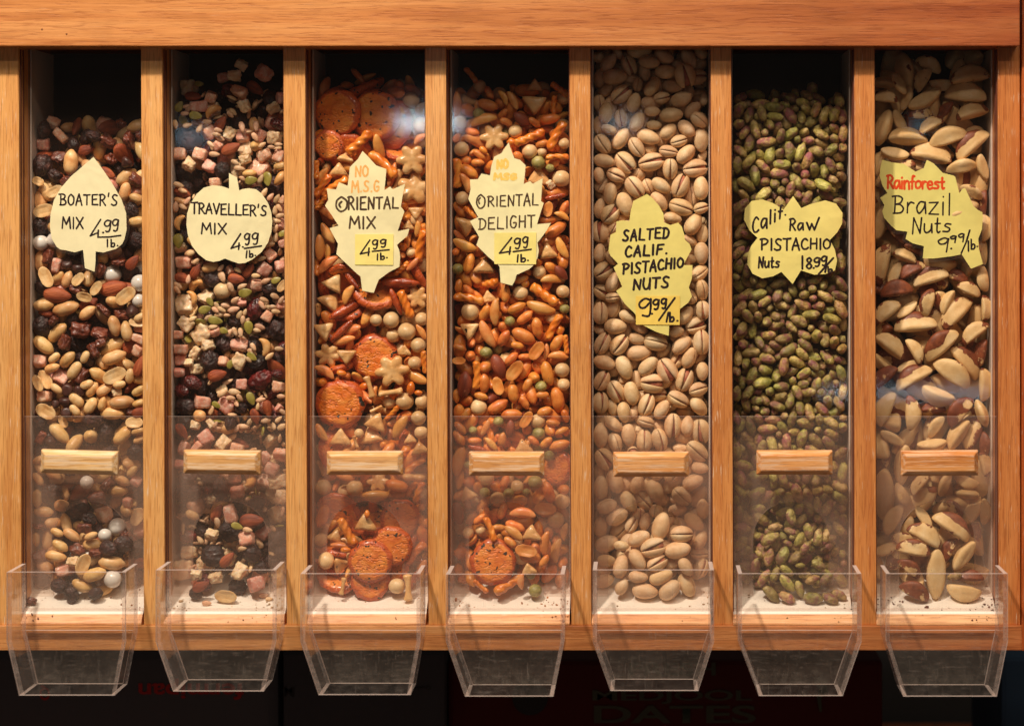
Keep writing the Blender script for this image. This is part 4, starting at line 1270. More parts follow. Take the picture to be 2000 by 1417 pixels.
DEPTH={1:.026,2:.021,3:.027,4:.025,5:.028,6:.021,7:.036}
PHI={1:.66,2:.66,3:.66,4:.68,5:.66,6:.74,7:.66}
def qmul(a,b):
    w1,x1,y1,z1=a.T;w2,x2,y2,z2=b.T
    return np.stack([w1*w2-x1*x2-y1*y2-z1*z2,w1*x2+x1*w2+y1*z2-z1*y2,w1*y2-x1*z2+y1*w2+z1*x2,w1*z2+x1*y2-y1*x2+z1*w2],1)
def qaxis(ax,ang):
    ax=np.array(ax,float);return np.array([math.cos(ang/2),*(ax*math.sin(ang/2))])
def qrot(q,v):
    w=q[:,:1];u=q[:,1:]
    t=2*np.cross(u,v);return v+w*t+np.cross(u,t)
def pack_bin(b,seed=0):
    rng=np.random.default_rng(seed+b)
    xl,xr=BX[b-1]
    x0=WP(xl,700,YP)[0] if xl>1250 else WP(xl,700,0)[0]
    # straight walls: at front plane the post faces limit
    x0=WP(xl,0,0)[0]+.0015;x1=WP(xr,0,0)[0]-.0015
    ztop=ZC-(TOP[b-1]-430)*S*(D+YP)/D
    zf=lambda y: WP(0,1195,.006)[1]+(y-.006)*.52+.0005  # sloped floor
    ax0=WP(BX[b-1][0]+ (57 if b<7 else 50),0,YP)[0];
    arcc={1:177,2:450,3:712,4:990,5:1262,6:1545,7:1830}[b]
    axc=WP(arcc,0,YP)[0]; arr=75*S
    zat=WP(0,982,YP)[1]
    def ywall(x,z):
        # front wall depends on arch
        dx=np.abs(x-axc); inside=(dx<arr)&(z<zat-(arr-np.sqrt(np.maximum(0,arr**2-dx**2))))
        t=np.clip((WP(0,1030,YP)[1]-z)/(110*S),0,1)
        yw=YP-(YP-YD)*t
        return np.where(inside,yw,YP)
    kinds=[];C=[];Q=[];sc=[];pin=[];dep=[];tgt=[]
    for (bb,k,px,py,L,A,d) in pins():
        if bb!=b: continue
        Ld=K[k][0]/1000
        s=np.clip(L*S*1.02/Ld,.62,1.45)
        if k=='N': s=np.clip(s,.5,1.1)
        if k in 'FL': s*=.86
        if k=='D' : s=np.clip(s,.7,1.9)
        r=K[k][2]/2000*s
        if d>=0: y=YP+r+d*.012
        else: y=max(YD+r,YP+r+d*.0125)
        x,z=WP(px,py,y)
        hx=K[k][0]/2000*s*abs(math.cos(math.radians(A)))
        q=qaxis((0,1,0),-math.radians(A))
        roll=rng.normal(0,.12)
        if k=='Y': roll=math.radians(rng.uniform(60,110))*rng.choice([-1,1])
        if k in 'BX': roll+= math.pi*rng.integers(0,2)
        if k in 'ACDEGHMQVWaUZ1Sn': roll=rng.uniform(0,2*math.pi) if K[k][2]>.85*K[k][1] else roll
        if k in '234': roll=rng.normal(0,.3)
        if k in 'FL': roll=rng.normal(0,.5)
        tilt=rng.normal(0,.12)
        q=qmul(q[None],qaxis((1,0,0),roll)[None])
        q=qmul(qaxis((0,0,1),tilt)[None],q)[0]
        if k in 'FL': q=qmul(q[None],qaxis((0,0,1),rng.normal(0,.4))[None])[0]
        kinds.append(k);C.append((x,y,z));Q.append(q);sc.append(s);pin.append(1);dep.append(d);tgt.append((x,y,z))
    npin=len(kinds)
    # fill
    dp=DEPTH[b]
    zbot=zf(YP+dp/2)
    vol=(x1-x0)*((ztop-zbot)*dp+dp*dp/2)
    vmean=lambda k: math.prod(K[k])*1e-9*.5236*(.9 if k not in 'FL' else 1.6)
    pv=sum(vmean(k)*s**3 for k,s in zip(kinds,sc))
    ks=list(MIX[b]);w=np.array([MIX[b][k] for k in ks]);w/=w.sum()
    left=vol*PHI[b]-pv
    heights=[(c[0],c[2],K[k][0]*s/2000*.85,c[1]) for c,k,s in zip(C,kinds,sc)]
    H=np.array(heights) if heights else np.zeros((0,4))
    n=0
    while left>0:
        k=rng.choice(ks,p=w); s=rng.uniform(.85,1.12)*(1.2 if b==7 else 1)
        for _ in range(40):
            x=rng.uniform(x0+.003,x1-.003); y=YP+.004+rng.uniform(0,dp)
            z=rng.uniform(zf(y),ztop+(y-YP)*.7)
            yw=ywall(np.array([x]),np.array([z]))[0]
            if yw<YP-.001 and rng.random()<.4: y=rng.uniform(yw+.003,YP+.01)
            if len(H):
                m=((H[:,0]-x)**2+(H[:,1]-z)**2<(H[:,2]+.001)**2)&(y<H[:,3]+.004)
                if m.any(): continue
            break
        q=rng.normal(size=4);q/=np.linalg.norm(q)
        kinds.append(k);C.append((x,y,z));Q.append(q);sc.append(s);pin.append(0);dep.append(9);tgt.append((x,y,z))
        left-=vmean(k)*s**3;n+=1
    N=len(kinds);C=np.array(C);Q=np.array(Q);sc=np.array(sc);pin=np.array(pin,bool);tgt=np.array(tgt);dep=np.array(dep)
    own=np.concatenate([[i]*len(SP[k]) for i,k in enumerate(kinds)])
    loc=np.concatenate([SP[k][:,:3]*s for k,s in zip(kinds,sc)]);rad=np.concatenate([SP[k][:,3]*s for k,s in zip(kinds,sc)])
    cnt=np.bincount(own,minlength=N)
    brad=np.array([ (np.linalg.norm(SP[k][:,:3],axis=1)+SP[k][:,3]).max()*s for k,s in zip(kinds,sc)])
    M=len(own)
    maxr=rad.max()
    T=260
    pairs=None
    for it in range(T):
        g=min(1,.55+.45*it/150)
        P=C[own]+qrot(Q[own],loc)*1.0
        if it%8==0:
            # grid pairs, cell = 2*maxr+margin; sort-based
            cut=.0015
            o=np.argsort(P[:,2]);Z=P[o,2]
            I=[];J=[]
            CH=400
            for a in range(0,M,CH):
                ia=o[a:a+CH]; zmax=Z[min(a+CH,M)-1]+2*maxr+cut
                e=np.searchsorted(Z,zmax)
                jb=o[a:e]
                d=P[ia][:,None,:]-P[jb][None]
                dd=np.einsum('ijk,ijk->ij',d,d)
                rr=rad[ia][:,None]+rad[jb][None]+cut
                m=(dd<rr*rr)&(own[ia][:,None]!=own[jb][None])
                ii,jj=np.nonzero(m)
                keep=(jj>ii)
                I.append(ia[ii[keep]]);J.append(jb[jj[keep]])
            I=np.concatenate(I);J=np.concatenate(J)
        d=P[I]-P[J];L=np.linalg.norm(d,axis=1)+1e-9
        ov=(rad[I]+rad[J])*g*.97-L
        m=ov>0
        i=I[m];j=J[m];nrm=d[m]/L[m][:,None];o_=ov[m][:,None]
        push=nrm*o_*.5
        F=np.zeros((M,3))
        for ax in range(3):
            F[:,ax]+=np.bincount(i,push[:,ax],M)-np.bincount(j,push[:,ax],M)
        # walls
        rg=rad*g
        def wall(pen,dirv):
            p=np.maximum(0,pen)[:,None]*np.array(dirv)[None];return p
        F+=wall(x0+rg-P[:,0],(1,0,0));F+=wall(P[:,0]+rg-x1,(-1,0,0))
        yw=ywall(P[:,0],P[:,2])
        fr=dep[own]<0
        yw=np.where(fr,YD,yw)
        F+=wall(yw+rg-P[:,1],(0,1,0))
        zfl=(zf(P[:,1])-(P[:,2]-rg*1.12))
        F+=wall(zfl,(0,-.1,1))
        F+=wall(P[:,2]-(ztop+.002+np.maximum(0,P[:,1]-YP)*.8),(0,0,-.5))*(~pin[own])[:,None]
        F+=wall(P[:,1]-(YP+dp+.012),(0,-.5,0))
        tq=np.cross(P-C[own],F)
        dC=np.stack([np.bincount(own,F[:,a],N) for a in range(3)],1)
        dT=np.stack([np.bincount(own,tq[:,a],N) for a in range(3)],1)
        act=np.maximum(1,np.bincount(own,(np.abs(F).sum(1)>1e-7).astype(float),N))[:,None]
        step=dC/act*1.6
        st=step.copy()
        st[pin]*=np.array([.25,1,.25])
        st+=np.where(pin[:,None],(tgt-C)*np.array([.06,.01,.06]),0)
        st=np.clip(st,-.0012,.0012)
        C+=st
        rot=dT/act/(brad[:,None]**2*.35)
        rot[pin]*=.12
        rot=np.clip(rot,-.15,.15)
        dq=np.concatenate([np.ones((N,1)),rot/2],1)
        Q=qmul(dq,Q);Q/=np.linalg.norm(Q,axis=1)[:,None]
    return dict(bin=b,kinds=kinds,C=C,Q=Q,s=sc,pin=pin,dep=dep)


# what the photograph shows of each bin: one entry per piece -> kind, x, y, length, tilt and, if not at the pane, depth
# (numbers in the enlarged view that starts at x0, y0)
s1=1417/250; s2=1417/350; s3=1417/370; s4=1417/557
R=[]
def r(b,x,y,s,t): R.append((b,x,y,s,t))
r(1,40,240,s1,"F 220 235 170 -30 1;D 190 470 250 80;D 470 240 320 5 1.5;C 740 300 130 20 1;A 555 440 290 85;A 670 390 200 -55 1;E 430 380 180 -10 1;A 890 400 250 -5 1.5;D 1030 450 250 -10 2;A 1160 600 270 30;E 1280 640 180 -30;A 1290 840 190 -25;D 1230 960 180 -60;A 1290 1090 210 5;B 190 650 150 -15;A 170 850 260 80;B 270 760 220 -60;B 380 760 200 30;B 260 970 240 5;D 160 1140 200 -30;G 215 1320 175 0;G 340 1290 170 0;D 250 1180 180 0 1;D 1270 1300 220 20;C 430 600 200 -30 1;C 970 560 180 -45 1")
r(1,40,480,s1,"A 155 170 260 88;E 290 120 170 60;F 400 215 150 75;H 500 200 130 0;H 630 250 150 0;B 280 350 240 -65;A 510 370 200 80;B 640 370 180 48;D 770 400 200 10 1;E 880 270 170 50;G 1000 320 205 0;G 1310 415 190 0;E 1085 175 160 0;C 1240 185 190 50;D 170 470 280 -70 1;B 840 470 180 50;C 1030 470 300 2;C 410 550 310 -10;E 600 480 150 -30;B 1160 550 250 38;G 1300 605 150 0;B 710 560 180 -15;D 950 580 220 0 .7;A 255 660 220 0;A 490 690 310 25;C 740 650 250 25 .3;A 745 740 230 40;E 920 700 180 -35;E 1130 750 180 0 .5;H 1250 740 150 0;B 1290 850 190 -5;B 1320 790 130 30;D 220 870 240 -40;A 390 955 270 40;D 600 810 160 60 1;A 1040 885 240 -75;E 665 940 230 -5;E 870 970 180 -20;E 490 1060 170 70;D 640 1090 270 -10 .8;F 1180 960 130 20 .5;F 1310 1030 150 -40;F 1310 1160 150 -30;A 240 1100 270 -12;E 890 1070 120 20;E 800 1160 170 -70;A 1000 1130 290 32;A 1030 1225 270 12;D 1140 1150 150 0 1;B 710 1230 130 60;F 195 1280 170 0;B 370 1240 120 40;A 520 1260 230 40;D 390 1160 150 0 1;C 1320 1330 250 85;A 350 1350 180 20")
r(1,40,720,s1,"B 590 20 220 55;E 700 80 200 60 .5;D 850 60 200 30 1;B 1040 80 270 32;B 1200 80 170 75;F 440 95 210 -35;B 270 120 240 -62;B 190 160 200 -35;B 390 225 140 -35;F 260 300 180 -10;H 510 235 135 0;H 640 240 140 0;B 730 175 120 15;A 790 225 190 60;A 930 220 200 40;B 1090 170 150 0;L 1060 265 130 20;A 1310 240 180 30;B 285 470 250 -28;H 400 390 100 0;H 500 370 140 0;B 610 360 200 -48;B 770 410 210 60;A 905 390 140 80;A 1115 360 270 5;A 1310 380 160 10;A 1010 490 260 0;H 510 475 130 0;B 600 460 130 -60;E 1230 490 150 0;C 1320 480 100 20;A 430 710 270 -45;B 470 580 150 -65 .5;A 1130 730 250 45;B 1265 600 200 -8;D 680 620 200 -20 .8;D 940 700 220 70 .5;D 640 750 200 0 1.2;D 170 590 130 0;B 1150 860 200 60 1;A 1320 770 180 60;A 1310 690 120 10;H 310 790 130 0;D 420 830 200 0 1;A 210 1000 150 40;A 190 1100 150 -30;A 185 1215 160 -10;E 240 770 150 40;D 1270 930 200 -10;G 735 1255 155 0;B 400 1230 160 0 .6;D 170 900 180 0;A 1130 1230 200 -30 .6;A 1240 1140 150 60;F 1270 1240 150 0;A 560 1190 220 -10 1;A 900 1190 220 5 1;A 490 1370 180 -60 .8;A 1090 1350 220 0 .8;E 310 1320 170 0 .6")
r(1,40,950,s1,"A 140 130 200 -75;A 240 275 220 -12;A 130 580 150 -20;E 150 440 160 0;E 170 770 170 0;A 300 590 270 85 .1;A 830 180 220 -60 1.5;F 1190 170 130 0 .8;B 1300 330 220 60;D 200 1060 200 0;A 410 500 160 -20 -1;A 560 540 210 -30 -1;A 440 650 200 -35 -1;A 390 770 240 -8 -1;D 640 260 250 0 .2;D 770 350 180 0 -.3;E 720 450 150 0 -.6;A 780 545 160 25 -1;A 790 650 220 8 -.8;G 935 535 150 0 -.6;D 990 670 190 0 -1;D 1120 640 220 0 -1;E 640 710 170 -30 -1;L 590 830 160 0 -1;B 690 850 250 60 -1.1;A 1010 840 300 0 -.9;E 830 740 150 0 -.8;A 820 960 270 12 -1.1;G 1010 1010 200 0 -1.1;A 680 1090 230 -20 -1.1;D 430 1110 200 -30 -1.1;D 570 1180 180 -60 -1.1;A 900 1170 210 60 -1;D 830 1180 170 20 -1.2;F 500 920 200 20 -.7;E 130 1280 100 0 -1")
r(2,320,95,s1,"F 1110 270 220 -30 .5;L 840 200 170 -50 .5;L 790 290 180 0 .6;F 660 320 150 20 .7;F 840 480 180 -30 .5;C 1010 440 220 -35 1;F 520 540 150 -20 .5;K 390 390 110 0 .8;C 320 530 180 -10 .6;F 380 640 180 0 .2;K 170 640 130 60;K 350 740 150 -12;J 240 720 100 0;I 540 700 240 40;F 1300 540 150 -80 .3;L 1210 660 170 0;F 1210 810 240 -10;J 760 700 110 -40;J 735 730 100 -40;J 865 870 130 -75;J 1020 860 130 -85;C 620 830 140 60;F 490 920 200 -30;L 720 940 180 70;L 1220 970 200 0;F 870 1000 190 0;J 260 850 120 10;J 120 840 110 -10;J 480 810 110 0;J 400 890 120 60;J 600 910 110 -20;J 590 950 110 -5;J 620 990 120 -15;D 300 990 400 -10 .5;D 850 780 380 -10 1;F 150 1170 160 0;C 740 1110 230 25;F 400 1180 170 -10;F 500 1300 180 -30;L 270 1280 180 0;F 590 1070 130 -50;J 520 1060 100 -40;J 560 1170 130 -5;L 900 1110 190 30;L 890 1210 150 20;J 790 1260 110 -20;J 840 1330 130 -20;F 1100 1180 180 20;F 1270 1190 170 60;J 1010 980 120 -60;J 1090 1070 100 40;J 1190 1090 90 0;J 1270 1060 90 0;F 1060 1330 250 -35;D 150 1340 250 0 .4;D 600 1370 300 0 .6;A 950 1380 140 -15;A 1290 1290 110 20;F 1060 980 150 30 .3")
r(2,320,330,s1,"D 300 130 450 0 .5;D 1230 180 300 -30 .5;F 570 150 150 10;J 160 180 130 -25;J 210 240 110 -25;C 200 260 180 -25;K 970 125 150 15;K 1140 110 170 -55;J 1070 110 110 70;I 170 590 220 55;A 190 360 170 -20;J 120 420 130 50;J 210 420 110 -30;J 260 350 110 50;J 1110 260 120 40;J 1180 310 110 50;J 1250 330 120 60;J 1310 340 110 80;J 1270 430 120 -50;J 1230 460 110 80;J 1290 520 120 30;J 1250 575 110 -5;F 1290 620 150 40;J 1240 660 110 60;K 1320 710 110 30;J 1240 760 110 80;D 200 740 200 0 .4;L 120 870 180 -60;K 150 800 180 -60 .2;F 220 1020 190 -20;J 300 930 120 20;J 360 1020 110 40;B 500 1090 190 15;C 350 1130 160 60;C 210 1210 140 -20;J 270 1220 110 80;J 150 1290 120 -30;I 340 1300 280 60;J 150 1340 110 -60;D 520 1220 210 0;J 640 1190 150 -65;Q 640 1340 190 0;J 740 1310 130 -60;C 800 1210 130 0;C 930 1120 190 55;F 1110 1110 180 -25;F 1020 1280 160 -10;J 630 1095 100 50;F 730 1120 120 -30;J 820 1120 100 -40;J 870 1300 120 25;K 900 1370 160 15;F 1170 950 170 -40;J 1080 990 110 20;K 1240 1230 120 20;J 1130 1240 120 20;J 1020 1180 110 20;D 1190 1320 200 0;B 1310 1290 130 50;F 1290 1080 150 20;F 1320 820 130 20;J 1180 830 100 20")
r(2,320,570,s1,"L 210 170 280 -65;I 310 60 200 -70;B 300 200 150 88;K 455 195 145 20;K 510 110 110 -60;J 570 200 110 -25;J 580 160 110 -60;J 680 155 110 -10;J 640 195 110 -5;J 770 195 150 12;J 790 90 120 35;F 860 110 120 5;J 620 250 140 15;J 490 285 110 25;K 570 325 160 -15;J 320 300 110 40;J 700 260 70 0;J 840 255 110 65;J 890 230 100 60;J 870 310 110 -85;J 905 340 130 55;K 940 395 160 -80;J 550 385 110 -5;F 560 430 140 10;K 660 430 110 -15;J 720 450 110 45;J 785 440 110 -65;J 850 450 110 -80;M 1000 200 260 70;J 1085 145 110 -60;J 1110 90 110 -15;J 1170 180 110 -20;F 1150 270 150 65;J 1210 165 90 0;J 1240 215 110 -15;F 1290 150 130 0;J 1230 50 120 -25;J 1300 90 110 60;J 1060 390 130 -15;J 1030 425 100 -5;D 1250 420 280 -60 .1;L 230 350 210 -60;F 140 465 130 0;K 390 370 155 10;L 430 470 270 40;L 470 560 180 20;F 170 640 180 -30;F 170 740 150 20 .3;F 160 890 140 0;L 330 680 180 50;L 280 780 120 0;L 340 850 190 15;D 650 560 240 -20;D 490 740 240 -50;F 820 600 190 -25;I 1110 610 270 -75;J 990 610 110 -60;J 1275 630 110 0;J 970 670 130 -30;K 970 720 130 -35;J 940 750 90 -40;F 660 770 130 -20;K 730 800 110 80;L 830 760 210 60;J 1170 710 120 35;C 590 920 230 15;D 780 330 170 0 .5;M 320 1000 200 -20;F 860 1020 140 0 .1;M 1070 960 300 50 .3;M 940 850 200 0 .5;M 1250 900 110 0;F 1265 1050 155 -5;F 420 1230 210 -5;F 700 1230 230 -35;J 740 1175 110 -5;J 780 1110 150 -10;J 840 1170 100 -50;J 650 1120 140 35;K 965 1180 150 -65;J 1070 1195 120 8;C 1150 1290 200 -75;C 1010 1380 180 -70;J 1040 1265 90 80;J 1300 1155 100 0;F 1270 1290 110 30;J 1320 1330 110 -40;K 580 1250 110 -35;D 850 1270 150 0 .4;D 240 1270 220 0 .2;M 150 1090 200 0 .3;J 790 1240 110 -20;L 650 1110 150 20 .3;D 1290 740 200 0 .6")
r(2,320,810,s1,"C 200 180 200 -60;L 340 110 130 20;L 510 100 120 -60;J 570 105 90 60;F 455 250 200 20;L 650 310 210 40 .2;F 370 350 130 20;J 945 75 90 60;J 1310 130 130 30;J 1270 50 100 40;C 850 320 200 -20 .8;F 160 550 140 20;F 1140 480 150 -30 .3;F 1300 440 200 0 .3;F 1190 610 180 -10;F 1140 730 190 -45 .3;F 775 700 150 -5 .4;F 740 850 150 -10 .4;L 530 930 150 0 .6;D 290 850 190 0;B 310 1110 160 -20;L 890 800 150 -50 .6;L 1210 880 250 -45 .4;L 1310 880 200 60;F 730 1100 200 -70 -1;C 970 1170 280 5 -1;C 590 1080 130 60 -.6;L 530 1330 160 0 -1.1;K 810 1230 130 -20 -1.1;J 590 1200 130 -75 -1;D 700 1250 150 0 -.8;F 920 1370 190 10 -1.1;J 930 1270 120 -12 -1.1")
r(2,0,860,s4,"D 1140 450 130 0 -1;D 1060 570 130 0 -1;C 1130 590 90 45 -1.1;J 1205 535 50 0 -1;D 1250 560 100 0 -1;L 975 670 65 0 -1.1;L 1070 680 85 20 -1.1;F 1275 710 90 20 -1;C 1000 720 80 30 -1.1;D 970 760 60 0 -1.1;B 1125 770 110 -5 -1.1;L 1190 650 100 60 -1;D 1180 730 90 0 -.6;J 1030 810 50 0 -1;L 940 560 100 0 .3;L 880 640 120 0 .2;L 1380 700 90 0 .2;J 1310 770 50 0 -.5;J 1340 790 40 30 -.5;D 1300 630 80 0 -.7")
r(3,595,150,s1,"N 340 400 560 0;N 920 520 580 0 .5;N 260 760 350 0 .6;P 600 730 380 45;R 820 770 320 -72;Q 970 870 160 0;P 870 980 400 -42 .3;O 1200 920 380 0;O 1230 1230 380 20;T 380 1040 230 0;P 130 1030 220 -70;P 210 1210 300 45;R 190 1100 220 50 .3;Q 1250 600 140 0 .3;Q 810 270 150 0 1;Q 1130 370 140 0 1.2;T 450 900 200 -10 .3;P 1240 300 250 -20 1.5;Q 650 270 150 0 1.5;R 1290 700 150 40;P 100 1330 220 40 .3")
r(3,595,390,s1,"P 180 30 150 40;T 1230 150 200 180;R 230 150 250 -40 .4;R 1180 30 160 0 .5;R 260 370 260 -50;R 150 530 300 -85;R 245 580 200 -88 .2;R 270 730 270 42;P 130 740 150 -40 .4;T 1150 290 120 0;R 1250 320 150 80 .3;Q 1180 580 120 0 .3;R 1160 450 180 80 .6;P 1300 500 360 78;R 1190 710 160 42;Q 1300 760 160 0;P 1080 760 150 30 .3;S 490 850 340 -38;S 1060 910 460 8;T 320 930 270 -30;T 280 1130 290 -40;R 510 1050 240 50;S 470 1200 480 38;R 680 1260 300 68;Q 860 1170 175 0;Q 790 1330 145 0;Q 960 1330 180 0;S 1010 1130 330 -62;P 1130 1150 350 -70;O 1270 1080 280 0 .2;Q 1300 1320 150 0;T 130 1200 180 60 .5")
r(3,595,620,s1,"T 200 140 270 -50;S 410 140 330 30;Q 1130 155 205 0;Q 980 200 150 0 .4;Q 1255 305 175 0;R 1290 160 120 -60 .2;N 770 440 520 0 .3;O 250 430 300 20;T 460 420 250 180;R 450 250 250 10 .5;Q 1220 500 150 0;O 970 590 380 5;P 1330 490 250 -80 .2;T 1110 370 180 0 .3;R 210 610 250 -15;U 410 600 120 -50;N 390 950 560 0;n 710 770 250 -75;n 950 820 280 15;R 1240 650 300 -20;U 1175 780 150 80;Q 1105 930 205 0;Q 1300 930 150 0;R 780 850 200 70 .5;Q 940 930 160 0 .5;n 790 1010 160 25 .2;P 960 1060 220 40 .1;U 1260 830 90 0;T 790 1170 270 -20;Q 1260 1110 170 0;R 1060 1210 300 60;R 190 1270 240 -60;Q 1290 1270 150 0;T 740 1310 300 10 .2;T 400 1340 270 0;n 570 1370 120 90;T 1170 1350 170 10 .3;Q 600 1290 90 0")
r(3,595,850,s2,"Q 130 110 120 0;T 920 110 160 10;T 130 250 180 60;Q 145 430 130 0;P 870 250 200 30 .2;P 860 400 180 60 .5;P 910 450 180 70 .3;R 570 460 230 5 .7;R 330 320 150 0 .5;O 570 340 180 0 1;T 480 700 210 0 -1;U 495 620 70 90 -1.1;P 340 760 260 -60 -1.1;Q 130 850 110 0;Q 215 950 130 0;U 325 905 80 0 -1.1;N 520 1000 350 0 -1.15;N 690 870 330 0 -.3;N 520 1160 310 0 -.8;Q 730 1190 130 0 -1.1;n 815 1200 220 -88 -1.1;S 180 1040 240 -35 0;R 165 1160 150 -20 .1;n 300 1190 140 80 -1;N 760 650 320 0 .6;T 240 800 150 -20 .2;R 300 600 180 10 .5;P 880 930 220 60 .1;S 860 1150 200 80 0;R 930 1050 150 60;R 140 720 150 0 .5;P 860 600 200 30 .8")
r(4,875,130,s1,"R 60 420 280 -85;T 210 400 280 30 .6;W 440 430 250 -5 .3;W 460 290 160 -60 .6;Q 350 220 150 0 1;P 250 100 150 -50 1.2;R 605 350 180 -60 .3;R 720 380 220 -65 .4;T 960 410 300 180 .3;P 1180 430 180 88 .4;W 610 530 160 50 .2;V 350 530 140 0;R 400 610 300 5;W 640 610 160 -40;a 820 580 220 -30 .2;W 1130 580 220 10;Q 735 720 160 0;O 510 780 330 0 .4;W 270 720 170 -15 .1;P 900 780 370 20;P 1210 770 380 62;Q 1290 850 130 0;W 1040 850 130 20 .2;W 80 790 100 0;Q 160 910 175 0;R 300 850 320 -30;T 550 950 200 30 .5;Q 890 950 180 0;V 1000 1080 170 0;Q 1040 950 110 0 .3;P 1210 1010 250 5;W 330 1060 140 10;W 230 1160 230 -40;P 80 1180 330 -75;R 180 1290 250 -60;V 1130 1120 100 0;Q 1245 1260 200 0;T 1000 1230 300 0 .3;L 1135 1300 80 -50;P 1240 250 250 -35 .8;T 960 220 200 0 1;W 960 620 140 -30 .2;W 350 980 130 -30 .3;W 1100 700 130 0 .3;U 390 930 110 -50")
r(4,875,370,s1,"Q 160 100 155 0;W 130 220 200 -50 .3;P 260 260 150 -40;T 200 400 280 -60 .2;R 180 610 300 -15;R 130 510 150 -40 .4;V 95 880 135 0;W 130 740 180 50 .3;W 240 820 230 60;T 390 860 280 0;W 70 690 100 0;S 1180 80 180 10;X 1110 220 180 80;W 1290 200 150 40;R 1260 300 180 -25;W 1100 350 200 10;W 1190 440 260 35;T 1110 700 240 10;R 1270 640 260 -60 .3;Q 1015 910 160 0;P 410 1030 330 -3;X 810 990 170 20;a 1250 920 200 -40;R 1140 1010 240 -12 .2;Q 1275 1130 150 0;W 635 1150 200 90;Q 800 1150 165 0;W 120 1070 160 80;P 230 1220 350 -8;T 450 1200 200 10 .4;P 1070 1160 380 -35;Q 255 1340 210 0;R 530 1360 300 -80;W 760 1310 210 25;R 1030 1300 330 -20;V 1300 1320 120 0;W 230 1110 130 -50 .3")
r(4,875,600,s1,"T 240 250 270 60;R 440 290 330 -62;V 675 160 120 0;W 850 110 210 40;W 620 340 210 75;W 840 320 300 -25;W 990 230 230 -85;P 1180 220 320 62;W 1210 400 230 60;X 980 480 230 50;W 770 420 140 -20 .2;R 1080 490 180 85 .2;R 1220 550 240 -3;V 420 500 140 0;W 130 450 150 -20;X 110 590 130 0 .2;a 560 650 270 -58;W 710 570 190 35 .2;W 850 550 100 0;P 310 750 330 -85;a 180 850 290 80 .2;X 740 700 250 50;W 850 690 230 50;W 1100 730 270 -75;Q 1270 690 170 0;Q 1290 860 140 0;W 400 840 210 85;X 550 870 210 -75;X 880 860 160 60;W 720 950 230 -80;V 1030 865 140 0;X 1050 970 120 0 .2;W 1210 1020 280 -80;W 370 980 130 -10 .2;Q 340 1110 180 0;W 550 1090 250 30;W 700 1190 240 5;X 870 1240 200 55;W 850 1050 170 -60;X 1070 1150 170 30;a 960 1040 150 0 .3;Q 1000 1320 170 0;V 550 1260 120 0;W 1160 1280 150 0;a 690 1340 200 80;R 410 1330 200 60;V 280 1360 100 0;W 130 1340 170 -60;W 190 1180 160 50;W 1300 1200 130 -40;W 1260 1370 130 40;W 70 980 110 -60 .3;W 980 680 120 -50 .3;P 1310 410 170 -85")
r(4,875,840,s2,"W 90 60 140 -75;W 210 80 90 0;R 340 110 140 -50;W 430 70 120 80 .3;V 710 10 110 0;W 680 80 110 -50;W 780 100 120 30;T 600 140 180 10 .3;S 240 140 160 -10 .3;V 800 200 90 30;V 890 160 100 20;N 900 300 300 0;R 90 240 260 80;R 90 380 180 85 .2;V 140 270 70 0;T 160 510 170 20;Q 290 380 130 0;W 450 410 130 85 .3;Q 540 450 110 0 .5;V 690 410 120 0;V 620 490 70 0 .3;Q 410 540 130 0 .2;V 290 480 90 0 .5;W 280 580 150 60 .5;Q 910 550 120 0;X 770 620 170 0;Q 860 690 130 0 .2;a 80 650 180 -70 .2;W 190 690 130 60 .6;Q 170 820 90 0;R 870 950 200 80;Q 740 730 110 0 .2;R 930 800 150 80 .4;R 590 670 220 -5 -1;W 530 760 160 -20 -1;P 330 780 200 -70 -1;W 430 640 130 70 -.5;R 520 810 180 -35 -1.1;T 660 820 180 0 -1;X 620 950 180 -10 -1.1;X 490 880 110 -35 -1.1;R 780 900 200 85 -1;W 760 1030 110 60 -1.1;N 360 1040 370 0 -1.15;T 640 1100 150 10 -1;V 690 1265 110 0 -1.1;P 260 1230 120 -40 -1;X 650 1010 170 -12 -1;W 400 770 90 0 -1;Q 260 790 60 0 -.5;W 250 700 120 40 -.6;R 590 1190 100 80 -1;W 300 650 110 80 -.3")
r(5,1150,95,s1,"Y 60 100 200 0 1;Y 320 50 170 -60 1;Y 220 160 230 60 .6;y 450 180 230 -75 .5;Y 560 30 280 -10 .5;Y 670 145 240 -20 .4;Y 830 90 240 -20 .5;Y 1110 110 240 -60 .4;Y 860 260 260 0 .6;Y 1010 200 200 -30 1;y 1190 310 260 0 .4;Y 290 320 270 5 .4;y 540 400 150 80 .4;Y 700 430 230 55 .4;Y 930 420 230 -5 .4;Y 190 460 190 50 .5;y 360 510 260 40 .3;Y 500 600 240 70 .2;y 810 550 190 10 .3;Y 1020 560 260 15 .2;y 100 600 200 -60 .4;Y 185 710 250 80;y 360 780 200 -80 .1;Y 540 810 250 60;Y 700 700 180 0 .2;Y 910 735 260 -3;Y 1150 680 230 50 .4;y 1230 790 220 -30;Y 1080 890 240 -35;Y 230 900 180 -30;Y 355 990 260 50;y 140 1060 250 -20;Y 660 980 260 -20;Y 880 920 230 35;y 530 1090 250 -60;Y 1260 1010 270 -75;y 1000 1020 190 20 .1;y 880 1140 200 -10 .1;Y 1080 1170 260 45;Y 155 1240 240 -5;y 400 1260 280 -45;y 690 1250 290 15;y 900 1330 240 -85;y 1180 1330 280 15;Y 110 1400 180 -80;y 300 1400 220 -20;Y 720 850 180 0 .5;Y 1280 560 150 60 1;Y 80 850 230 -80 .3;Y 620 270 200 -80 .8;Y 1270 1190 150 20 .5;Y 110 330 220 60 .7")
